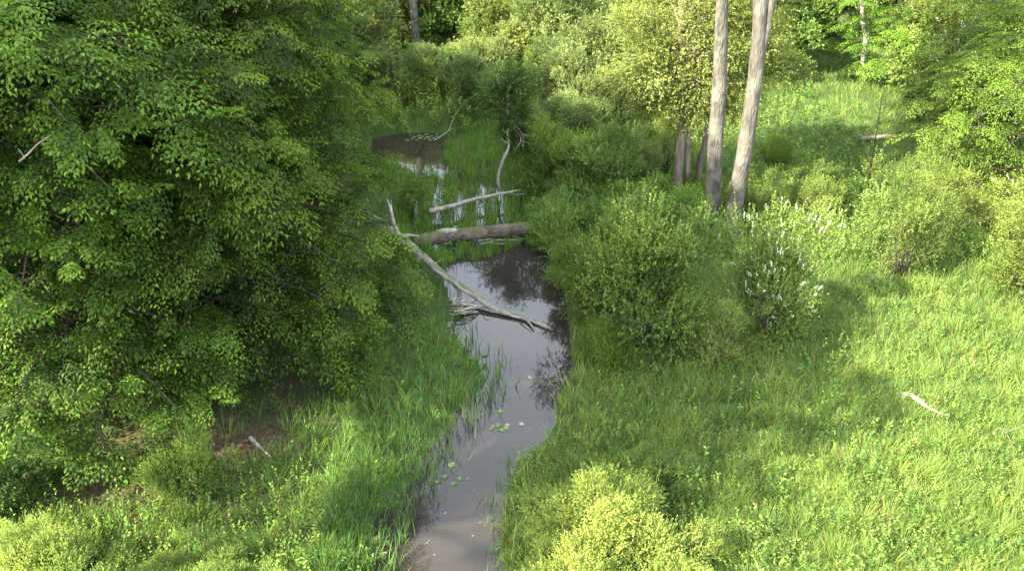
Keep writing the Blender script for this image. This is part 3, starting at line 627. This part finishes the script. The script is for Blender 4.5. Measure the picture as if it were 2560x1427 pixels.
# ------------------------------------------------------------------ dead wood
rngw = np.random.default_rng(17)
def P3(px, py, z): return gp(px, py, z)
def limb(Sx, pts, r0, r1, n=18, sides=8, rough=.06): Sx.add(*tube(spline(pts, n), np.interp(np.linspace(0, 1, n), [0, 1], [r0, r1]), sides, rngw, rough))
def dead_thing(name, label, cat, mainspec, partspecs, mat, group=None, part='branch'):
    base = np.array(mainspec[0][0]); root = empty(name, base); tag(root, label, cat, group)
    s_ = Soup(); pts, r0, r1 = mainspec[:3]; limb(s_, [np.array(p) - base for p in pts], r0, r1, mainspec[3] if len(mainspec) > 3 else 22, 12)
    child('trunk', s_.mesh(name, M[mat], True), root)
    for pts, r0, r1 in partspecs:
        b = Soup(); limb(b, [np.array(p) - base for p in pts], r0, r1, 10, 7, .05); child(part, b.mesh(part, M[mat], True), root)
    return root
GD = 'fallen dead trunks'
dead_thing('fallen_tree', 'long grey dead trunk lying diagonally from the wood into the water, with forks', 'log',
    ([P3(915, 540, .9), P3(955, 565, .85), P3(1000, 595, .75), P3(1045, 632, .65), P3(1100, 680, .5), P3(1150, 715, .38), P3(1195, 745, .22), P3(1235, 772, .10), P3(1290, 790, .06), P3(1335, 804, .05), P3(1378, 821, .06)], .17, .025, 40),
    [([P3(1000, 592, .78), P3(985, 560, 1.2), P3(975, 520, 1.6), P3(967, 498, 1.9)], .075, .03),
     ([P3(981, 540, 1.35), P3(978, 515, 1.6), P3(977, 500, 1.8)], .035, .012),
     ([P3(985, 580, .85), P3(968, 560, 1.0), P3(952, 545, 1.1)], .05, .02),
     ([P3(1005, 590, .75), P3(1025, 588, .75), P3(1048, 592, .72)], .075, .035),
     ([P3(1135, 708, .40), P3(1147, 725, .25), P3(1148, 738, .12), P3(1155, 756, -.05)], .085, .035),
     ([P3(1080, 662, .55), P3(1100, 652, .65), P3(1116, 645, .75)], .014, .006),
     ([P3(1205, 752, .2), P3(1212, 735, .4), P3(1225, 722, .5)], .012, .005),
     ([P3(1318, 802, .05), P3(1328, 812, .05), P3(1335, 826, .03)], .035, .012),
     ([P3(1300, 795, .08), P3(1318, 793, .18), P3(1331, 789, .25)], .02, .006),
     ([P3(1210, 765, .08), P3(1220, 772, .04), P3(1228, 782, .02)], .02, .008)], 'dead', GD)
lg = dead_thing('mossy_log', 'thick mossy log lying straight across the stream', 'log', ([P3(1030, 606, .32), P3(1110, 592, .36), P3(1200, 583, .38), P3(1280, 576, .38), P3(1385, 563, .42)], .205, .22, 34), [], 'moss', GD)
s_ = Soup(); b0 = np.array(lg.location); pts = [P3(1092, 574, .53) - b0 + [0, -.18, .0], P3(1118, 572, .54) - b0 + [0, -.19, 0], P3(1146, 570, .55) - b0 + [0, -.18, 0]]
V, Fq = tube(spline(pts, 10), [.03, .07, .10, .11, .11, .11, .10, .09, .07, .03], 8, rngw, .05); s_.add(V, Fq); tag(child('bare_wood_patch', s_.mesh('bare_wood_patch', M['silver'], True), lg), 'barkless pale wood patch')
s_ = Soup()
for k in range(16):
    a = P3(rngw.uniform(1080, 1330), rngw.uniform(596, 612), rngw.uniform(.02, .2)) - b0; s_.add(*tube(np.array([a, a + [rngw.uniform(.2, .6), rngw.uniform(-.15, .15), rngw.uniform(-.05, .08)], a + [rngw.uniform(.6, 1.1), rngw.uniform(-.2, .2), .02]]), [.03, .025, .012], 6, rngw, .1))
child('broken_bark', s_.mesh('broken_bark', M['dead'], True), lg)
dead_thing('bleached_log', 'thin bleached log lying over the marsh behind the mossy log', 'log', ([P3(1072, 528, .3), P3(1120, 518, .34), P3(1180, 500, .36), P3(1240, 487, .4), P3(1295, 476, .45)], .09, .035, 26), [([P3(1165, 505, .36), P3(1150, 514, .25), P3(1142, 522, .1)], .03, .012), ([P3(1270, 481, .42), P3(1290, 487, .3), P3(1315, 484, .3)], .03, .01)], 'silver', GD)
Ys = onground(1245, 470)[1]
sn = dead_thing('dead_snag', 'crooked pale dead snag standing in the marsh behind the bleached log', 'dead tree', ([pp(1248, 476, Ys), pp(1246, 440, Ys), pp(1258, 400, Ys), pp(1272, 365, Ys + .2), pp(1268, 330, Ys + .4), pp(1280, 318, Ys + .6)], .065, .03, 22),
    [([pp(1280, 320, Ys + .6), pp(1297, 335, Ys + .4), pp(1302, 352, Ys), pp(1290, 375, Ys)], .035, .012), ([pp(1272, 322, Ys + .5), pp(1292, 318, Ys + .4), pp(1307, 340, Ys + .3), pp(1307, 368, Ys)], .03, .02), ([pp(1275, 318, Ys + .6), pp(1300, 290, Ys + .5), pp(1335, 295, Ys + .5), pp(1355, 325, Ys + .6)], .022, .008), ([pp(1300, 336, Ys + .3), pp(1330, 340, Ys), pp(1350, 333, Ys)], .015, .006), ([pp(1258, 402, Ys), pp(1250, 425, Ys), pp(1240, 455, Ys)], .03, .012), ([pp(1268, 358, Ys), pp(1256, 350, Ys), pp(1250, 345, Ys)], .015, .006), ([pp(1300, 352, Ys), pp(1345, 362, Ys), pp(1420, 355, Ys)], .012, .005)], 'silver')
ax_ = np.array([pp(1272, 325, Ys + .6), pp(1272, 270, Ys + .7), pp(1268, 200, Ys + .8)]) - np.array(sn.location)
crown_at(sn, pp(1272, 262, Ys + .8) - np.array(sn.location), (.75, .6, 1.55), 83, 1100, .085, .06, (.04, .08, .018), (.09, .16, .03), 26, .42, ax_, name='climber')
dead_thing('fallen_branch', 'thin dark curved branch lying left of the grass tuft at the far pool', 'branch', ([P3(945, 264, .5), P3(965, 257, .55), P3(990, 252, .6), P3(1015, 240, .7)], .05, .03), [], 'bark_grey', GD)
dead_thing('fallen_branch', 'bent pale twig leaning over the far pool beside the lily pads', 'branch', ([P3(1085, 352, .05), P3(1118, 330, .3), P3(1130, 305, .5), P3(1146, 275, .9)], .035, .012), [([P3(1120, 328, .3), P3(1132, 322, .35), P3(1150, 318, .3)], .012, .005)], 'dead', GD)
dead_thing('sunken_branch', 'dark hooked branch sticking out of the far pool left of the trunk reflection', 'branch', ([P3(1030, 388, -.05), P3(1048, 378, .05), P3(1058, 368, .22), P3(1060, 356, .45)], .04, .015), [], 'bark_dark', GD)
dead_thing('fallen_log', 'grey log half hidden under the willows right of the narrow dark bush', 'log', ([P3(1355, 262, .6), P3(1380, 250, .8), P3(1412, 234, 1.1)], .13, .09), [], 'bark_grey', GD)
dead_thing('meadow_log', 'straight bleached log lying in the sunlit right meadow behind the bare sapling', 'log', ([P3(2150, 348, .55), P3(2190, 344, .55), P3(2245, 340, .6)], .10, .07), [([P3(2240, 341, .6), P3(2290, 340, .7), P3(2345, 345, .6)], .03, .01), ([P3(2180, 344, .55), P3(2150, 340, .7), P3(2125, 342, .7)], .02, .008)], 'silver', GD)
dead_thing('meadow_log', 'small white log piece at the far head of the meadow strip', 'log', ([P3(1972, 151, 1.0), P3(1990, 158, 1.0), P3(2008, 164, .95)], .16, .12), [], 'silver', GD)
dead_thing('meadow_log', 'short curved grey log lying in the open grass of the near right meadow', 'log', ([P3(2248, 992, .36), P3(2268, 986, .44), P3(2290, 996, .46), P3(2320, 1018, .40), P3(2350, 1035, .26)], .075, .03), [([P3(2318, 1016, .5), P3(2345, 1030, .5), P3(2385, 1042, .4)], .02, .008)], 'silver', GD)
dead_thing('stump', 'tiny weathered stump poking out of the middle of the right meadow', 'stump', ([P3(2107, 1140, .2), P3(2106, 1130, .42), P3(2108, 1118, .6)], .06, .035, 8), [], 'bark_grey')
dead_thing('dry_stick', 'pale weathered stick lying on the bare soil under the wood', 'stick', ([P3(625, 1092, .42), P3(645, 1112, .44), P3(662, 1128, .40), P3(678, 1142, .36)], .045, .015), [([P3(640, 1108, .44), P3(632, 1112, .4), P3(622, 1114, .38)], .015, .006)], 'silver')
dead_thing('broken_stick', 'thin orange broken stick on the dark soil under the low branches', 'stick', ([P3(418, 1136, .40), P3(445, 1141, .42), P3(472, 1147, .40)], .02, .012), [], 'orange')
dead_thing('dry_branch', 'dry forked branch in the grass at the right border', 'branch', ([P3(2500, 1068, .5), P3(2520, 1090, .6), P3(2538, 1125, .5)], .014, .005), [([P3(2515, 1080, .6), P3(2540, 1070, .7), P3(2570, 1062, .7)], .007, .003)], 'bark_grey')
# driftwood heap where the stub meets the water: each stick a part of the heap
base = P3(1140, 770, .1); root = empty('driftwood_heap', base); tag(root, 'heap of thin driftwood sticks caught at the waterline under the fallen grey trunk', 'driftwood')
for k in range(14):
    a = P3(1120 + rngw.uniform(0, 25), 750 + rngw.uniform(0, 38), .03 + rngw.uniform(0, .12)) - base; ln = rngw.uniform(.5, 1.1); an = rngw.uniform(-.5, .4)
    s_ = Soup(); s_.add(*tube(spline([a, a + np.array([math.cos(an), math.sin(an), .12]) * ln * .5, a + np.array([math.cos(an + .3), math.sin(an + .3), 0]) * ln], 7), np.linspace(.022, .008, 7), 6, rngw, .08)); child('stick', s_.mesh('stick', M['pale' if k % 3 == 0 else 'dead'], True), root)

# ------------------------------------------------------------------ grass, reeds, herbs (uncountable)
def blades(rng, x, y, z, ln, wd, lean, ldir, col, curve=1.0):
    n = len(x); a = ldir; d = np.stack([np.cos(a), np.sin(a), 0 * a], -1); fa = rng.uniform(0, 2 * np.pi, n)
    sd = np.stack([np.cos(fa), np.sin(fa), 0 * fa], -1); b = np.stack([x, y, z], -1)
    up = np.array([0, 0, 1.]); l = ln[:, None]; le = lean[:, None]
    m1 = b + (up * np.sqrt(np.clip(1 - (le * .45) ** 2, .1, 1)) + d * le * .45) * l * .5
    tp = m1 + (up * np.sqrt(np.clip(1 - (le * 1.0) ** 2, .02, 1)) * np.where(le * curve > 1.0, -.25, 1) + d * le) * l * .5
    w_ = wd[:, None] * .5
    V = np.stack([b - sd * w_, b + sd * w_, m1 - sd * w_ * .9, m1 + sd * w_ * .9, tp - sd * w_ * .15, tp + sd * w_ * .15], 1)
    i = np.arange(n)[:, None] * 6; F = np.concatenate([i + [0, 1, 3, 2], i + [2, 3, 5, 4]], 1).reshape(-1, 4)
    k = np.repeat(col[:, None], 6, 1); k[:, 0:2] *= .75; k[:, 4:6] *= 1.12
    return V.reshape(-1, 3).astype(np.float32), F.astype(np.int32), k.reshape(-1, 3)
def scatter(rng, n, xr, yr, power=2.0):
    """points in the wedge of ground the view takes in (a little wider), denser near the viewer"""
    out = []
    y0, y1 = yr; u = rng.uniform(size=n)
    if power == 2.0: y = 1 / (1 / y0 + u * (1 / y1 - 1 / y0))
    else: y = y0 + (y1 - y0) * u
    half = (y * .88 + 11) * .62 + 2; x = rng.uniform(-1, 1, n) * half
    m = (x > xr[0]) & (x < xr[1]); return x[m], y[m]
FE = gpoly([(-900, 1215), (100, 1215), (450, 1170), (560, 1090), (840, 1020), (880, 900), (850, 700), (920, 560), (900, 420), (900, 200), (-900, 150)])   # the ground under the wood
def grass(name, seed, n, region, L, Wd, c0, c1, lean=(.3, 1.1), tuft=.38, label=None, yr=(8.5, 75), xr=(-60, 60), wk=.0007, power=2.0, sway=1.0):
    rng = np.random.default_rng(seed); x, y = scatter(rng, n, xr, yr, power)
    # pull towards tussocks
    sp = tuft * (1 + y / 30); cx = np.round(x / sp + .37 * noise2(x, y, 3, 2)) * sp; cy = np.round(y / sp) * sp
    jx = noise2(cx * 7.1, cy * 3.3, 1.9, 7) * sp * .5; jy = noise2(cx * 5.1, cy * 6.3, 2.3, 12) * sp * .5
    pull = rng.uniform(0, .55, len(x)); x2 = x + (cx + jx - x) * pull; y2 = y + (cy + jy - y) * pull
    sd = sd_water(x2, y2); sdm = sdist(x2, y2, MPOLY); fe = sdist(x2, y2, FE); m = region(x2, y2, sd, sdm, fe, rng) & (rng.uniform(size=len(x)) > bare(x2, y2) * .97)
    x, y, x2, y2, cx, cy, sd, sdm = (q[m] for q in (x, y, x2, y2, cx, cy, sd, sdm)); k = len(x)
    z = height(x2, y2, sd, sdm) - .03
    tl = 1 + .35 * noise2(cx, cy, 1.3, 17); ln = rng.uniform(*L, k) * tl * (1 + .25 * noise2(x, y, 4.1, 36))
    w_ = Wd * rng.uniform(.7, 1.3, k) * (1 + np.clip(y - 12, 0, 80) * .04)
    out = np.arctan2(y2 - cy - 0, x2 - cx) ; wind = noise2(x, y, 5, 25) * 2.2 + 1.2
    ld = np.where(rng.uniform(size=k) < .6, out + rng.normal(size=k) * .7, wind * sway + rng.normal(size=k) * 1.0)
    lv = rng.uniform(*lean, k)
    mv = np.clip(.5 + .55 * noise2(x, y, 3.7, 30) + .35 * noise2(x, y, 1.1, 23) + .2 * noise2(cx * 3, cy * 3, 2, 33) + .22 * rng.normal(size=k), 0, 1)[:, None]
    col = np.asarray(c0) * (1 - mv) + np.asarray(c1) * mv; col = col * (1 + .12 * rng.normal(size=(k, 1)))
    dry = rng.uniform(size=k) < .03 + .09 * np.clip(noise2(x, y, 2.2, 13), 0, 1); col[dry] = np.array([.30, .24, .12]) * rng.uniform(.6, 1.1, (dry.sum(), 1))
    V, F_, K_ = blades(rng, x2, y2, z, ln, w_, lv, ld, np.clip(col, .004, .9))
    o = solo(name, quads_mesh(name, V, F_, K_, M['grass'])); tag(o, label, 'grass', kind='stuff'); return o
side = lambda x, y: x > np.interp(y, [8, 14, 18, 22, 27, 34, 50], [-.6, .0, .9, .9, .6, -.5, -1.5])
grass('meadow_grass', 101, 760000, lambda x, y, sd, sdm, fe, r: (sd > .02) & (sdm > .1) & side(x, y) & (y < 60), (.16, .46), .0085, (.060, .135, .026), (.165, .255, .052), label='tall soft grass of the sunlit meadow right of the stream', xr=(-2, 60))
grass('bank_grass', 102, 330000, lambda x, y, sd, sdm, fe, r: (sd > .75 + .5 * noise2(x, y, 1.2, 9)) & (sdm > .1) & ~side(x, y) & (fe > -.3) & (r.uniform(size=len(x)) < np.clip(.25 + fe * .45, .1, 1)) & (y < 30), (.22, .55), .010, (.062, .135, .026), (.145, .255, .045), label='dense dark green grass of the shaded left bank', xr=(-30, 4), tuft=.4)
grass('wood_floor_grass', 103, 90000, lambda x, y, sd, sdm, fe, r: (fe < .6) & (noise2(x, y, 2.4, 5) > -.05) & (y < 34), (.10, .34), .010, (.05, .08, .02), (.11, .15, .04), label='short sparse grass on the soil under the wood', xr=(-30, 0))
grass('marsh_grass', 104, 220000, lambda x, y, sd, sdm, fe, r: ((sdm < .35) | ((y > 29) & ~side(x, y))) & ((sd > .05) | ((y > 27) & (noise2(x, y, 1.9, 8) > .38))) & (noise2(x, y, 1.7, 14) > -.85) & (fe > -.4), (.22, .50), .012, (.075, .165, .024), (.16, .29, .04), label='bright marsh grass behind the mossy log and round the far pool', yr=(23, 62), lean=(.05, .6), xr=(-25, 12))
grass('reeds', 105, 130000, lambda x, y, sd, sdm, fe, r: (~side(x, y) & (sd < 1.5) & (sd > -.4) & (y < 24) & (y > 9) & (noise2(x, y, .8, 19) * 1.3 + .75 - 2.2 * np.clip(-sd, 0, 1) > r.uniform(size=len(x)) * 1.6)) | ((sdm < .2) & (r.uniform(size=len(x)) < .25)), (.28, .68), .015, (.055, .120, .032), (.125, .225, .060), label='broad bladed reeds standing in the shallow water along the left bank', yr=(9, 40), lean=(.05, .75), tuft=.3, xr=(-8, 5))

grass('bank_sedge', 106, 26000, lambda x, y, sd, sdm, fe, r: (sd > .0) & (sd < .45 + .25 * noise2(x, y, 1.3, 6)) & side(x, y) & (y < 22), (.45, .85), .011, (.10, .17, .035), (.26, .30, .09), label='long arching sedge hanging over the right edge of the stream', yr=(9, 23), xr=(-4, 5), lean=(.5, 1.25), tuft=.3)

def herbs(name, seed, n, region, H, L, W, ca, cb, label, yr=(9, 60), xr=(-40, 60), nl=9):
    rng = np.random.default_rng(seed); x, y = scatter(rng, n, xr, yr); sd = sd_water(x, y); sdm = sdist(x, y, MPOLY); fe = sdist(x, y, FE)
    m = region(x, y, sd, sdm, fe, rng) & (rng.uniform(size=len(x)) > bare(x, y) * .9); x, y, sd, sdm = x[m], y[m], sd[m], sdm[m]; k = len(x); z = height(x, y, sd, sdm)
    g = 1 + np.clip(y - 14, 0, 60) * .03; dd = nrmz(np.stack([rng.normal(size=k) * .25, rng.normal(size=k) * .25, np.ones(k)], -1))
    mv = np.clip(.5 + .4 * noise2(x, y, 2.1, 11) + .2 * rng.normal(size=k), 0, 1)[:, None]
    hh = rng.uniform(*H, k) * (1 + .4 * noise2(x, y, 3.3, 22)); S_ = Soup()
    b = np.stack([x, y, z + hh * .25], -1)
    for q in range(3):
        mm = (np.digitize(g, [1.3, 1.9]) == q)
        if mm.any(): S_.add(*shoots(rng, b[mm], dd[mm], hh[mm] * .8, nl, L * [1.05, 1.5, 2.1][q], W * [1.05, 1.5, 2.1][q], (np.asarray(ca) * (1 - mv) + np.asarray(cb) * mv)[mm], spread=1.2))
    o = solo(name, S_.mesh(name, M['leaf'])); tag(o, label, 'herbs', kind='stuff')
NZ = lambda x, y, s, k, t: noise2(x, y, s, k) > t
herbs('meadow_herbs', 111, 24000, lambda x, y, sd, sdm, fe, r: (sd > .25) & side(x, y) & NZ(x, y, 2.6, 8, -.12), (.2, .5), .058, .032, (.07, .13, .03), (.20, .29, .06), 'leafy nettles and herbs mixed into the right meadow', xr=(-2, 60))
herbs('meadow_weeds', 116, 9000, lambda x, y, sd, sdm, fe, r: (sd > .4) & side(x, y) & NZ(x, y, 1.7, 2, .22), (.4, .85), .075, .045, (.045, .10, .02), (.10, .19, .035), 'patches of taller darker weeds in the right meadow', xr=(-2, 60), nl=12)
herbs('foreground_herbs', 117, 5200, lambda x, y, sd, sdm, fe, r: (sd > 1.2) & ~side(x, y) & (y < 13.5) & NZ(x, y, 1.3, 28, -.3), (.3, .9), .06, .034, (.07, .13, .025), (.19, .27, .05), 'tall leafy herbs along the bottom edge left of the stream', xr=(-14, 1), yr=(8.5, 14), nl=12)
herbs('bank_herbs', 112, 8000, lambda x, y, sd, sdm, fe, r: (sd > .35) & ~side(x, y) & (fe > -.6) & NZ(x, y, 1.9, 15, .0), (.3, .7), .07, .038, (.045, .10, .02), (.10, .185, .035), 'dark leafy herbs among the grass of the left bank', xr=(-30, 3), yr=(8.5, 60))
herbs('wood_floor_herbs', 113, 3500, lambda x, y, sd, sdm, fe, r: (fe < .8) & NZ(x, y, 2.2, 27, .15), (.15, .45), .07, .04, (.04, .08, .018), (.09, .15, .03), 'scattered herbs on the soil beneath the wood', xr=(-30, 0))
herbs('bank_scrub', 114, 11000, lambda x, y, sd, sdm, fe, r: (sd > .5) & side(x, y) & (y > 23) & (y < 48) & (x < 14), (.3, .8), .08, .045, (.06, .115, .025), (.15, .23, .05), 'tangled undergrowth of nettle and bramble round the big trunks', xr=(-2, 20), yr=(22, 50), nl=12)
herbs('thicket_undergrowth', 115, 12000, lambda x, y, sd, sdm, fe, r: (y > 36) & NZ(x, y, 3.5, 18, -.25) & ((x < 10) | (x > 22)), (.5, 1.4), .08, .045, (.09, .14, .03), (.24, .31, .07), 'tangled sunlit undergrowth at the foot of the far trees', xr=(-14, 50), yr=(36, 75), nl=10)

# floating bits of leaf, pollen and duckweed near the banks
rng = np.random.default_rng(131); x = rng.uniform(-6, 4, 60000); y = rng.uniform(9, 36, 60000); sd = sd_water(x, y)
m = (sd < -.02) & (sd > -1.1) & (noise2(x, y, .9, 31) * 1.2 - .25 + .55 * sd > rng.uniform(0, 1.3, 60000)); x, y = x[m], y[m]; k = len(x)
a = rng.uniform(0, 6.28, k); c = np.where(rng.uniform(size=(k, 1)) < .6, [[.13, .17, .05]], [[.24, .19, .12]]) * rng.uniform(.5, 1.2, (k, 1))
V, F_, K_ = leaves(np.stack([x, y, np.full(k, .006)], -1), np.stack([np.cos(a), np.sin(a), 0 * a], -1), np.tile([0., 0, 1.], (k, 1)), rng.uniform(.02, .06, k), rng.uniform(.015, .035, k), c, 0)
V[:, 2] = .006
tag(solo('floating_debris', quads_mesh('floating_debris', V, F_, K_, M['pad'])), 'tiny floating leaves and duckweed on the stream', 'debris', kind='stuff')

# ------------------------------------------------------------------ lily pads
def pad_mesh(seed, c, curl=.01):
    rng = np.random.default_rng(seed); n = 14; th = np.linspace(.22, 2 * np.pi - .22, n + 1); r = 1 + .012 * rng.normal(size=n + 1)
    V = [[0, 0, 0]] + [[r[i] * math.cos(a), r[i] * math.sin(a) * .88, curl * math.sin(2 * a + seed)] for i, a in enumerate(th)]
    F_ = [[0, i + 1, i + 2, i + 3] for i in range(0, n, 2)]
    V = np.array(V); nv = len(V); V2 = np.vstack([V, V - [0, 0, .03]]); Fb = [[a + nv, d + nv, c_ + nv, b + nv] for a, b, c_, d in F_]
    rim = [[i, i + 1, i + 1 + nv, i + nv] for i in range(1, n + 1)] + [[0, 1, 1 + nv, nv], [n + 1, 0, nv, n + 1 + nv]]
    return quads_mesh('lily_pad', V2, F_ + Fb + rim, np.full((2 * nv, 3), 1) * np.array(c), M['pad'], False)
PADS = [pad_mesh(1, (.09, .14, .035)), pad_mesh(2, (.12, .17, .05), .02), pad_mesh(3, (.08, .12, .03)), pad_mesh(4, (.24, .2, .16), .02)]
clusters = [
    ('row of small lily pads floating at the back of the far pool', 'lily pads of the far pool', [(1018, 349), (1030, 345), (1042, 349), (1050, 344), (1056, 340), (1062, 346), (1070, 342), (1078, 339), (1084, 345), (1091, 340), (1066, 335), (1047, 338), (1093, 335), (1036, 341), (1075, 349)], .11, 0),
    ('green lily pad in the cluster at the reed edge in mid stream', 'lily pads in mid stream', [(1233, 1064), (1246, 1061), (1254, 1073), (1265, 1068), (1228, 1070), (1250, 1026)], .095, 0),
    ('green lily pad among the reeds in the lower stream', 'lily pads in the lower reeds', [(1112, 1190), (1095, 1202), (1128, 1160), (1133, 1207), (1150, 1195)], .10, 1),
    ('broad lily pad in the reeds near the bottom edge', 'lily pads at the bottom', [(945, 1345), (940, 1370), (965, 1355), (895, 1405), (920, 1418), (958, 1385)], .12, 1)]
k = 0
for lb, gr, pts, r_, m0 in clusters:
    for (px, py) in pts:
        k += 1; p = gp(px, py, .03); p[2] = .006
        o = solo('lily_pad', PADS[(m0 + k) % 3], p); s = r_ * (.66 + .4 * ((k * 37) % 10) / 10); o.scale = (s, s, s); o.rotation_euler = (R(((k * 53) % 8) - 4) * (m0 > 0), R(((k * 31) % 8) - 4) * (m0 > 0), k * 1.9)
        tag(o, lb, 'lily pad', gr)
for px, py, lb in [(1303, 1060, 'pinkish pale lily pad alone on open water beside the green cluster'), (1322, 944, 'small pale lily pad drifting in the middle of the stream'), (1268, 1063, 'brownish lily pad at the right end of the green cluster')]:
    p = gp(px, py, .0); p[2] = .006; o = solo('lily_pad', PADS[3], p); o.scale = (.07,) * 3; o.rotation_euler = (0, 0, px); tag(o, lb, 'lily pad', 'pale lily pads')
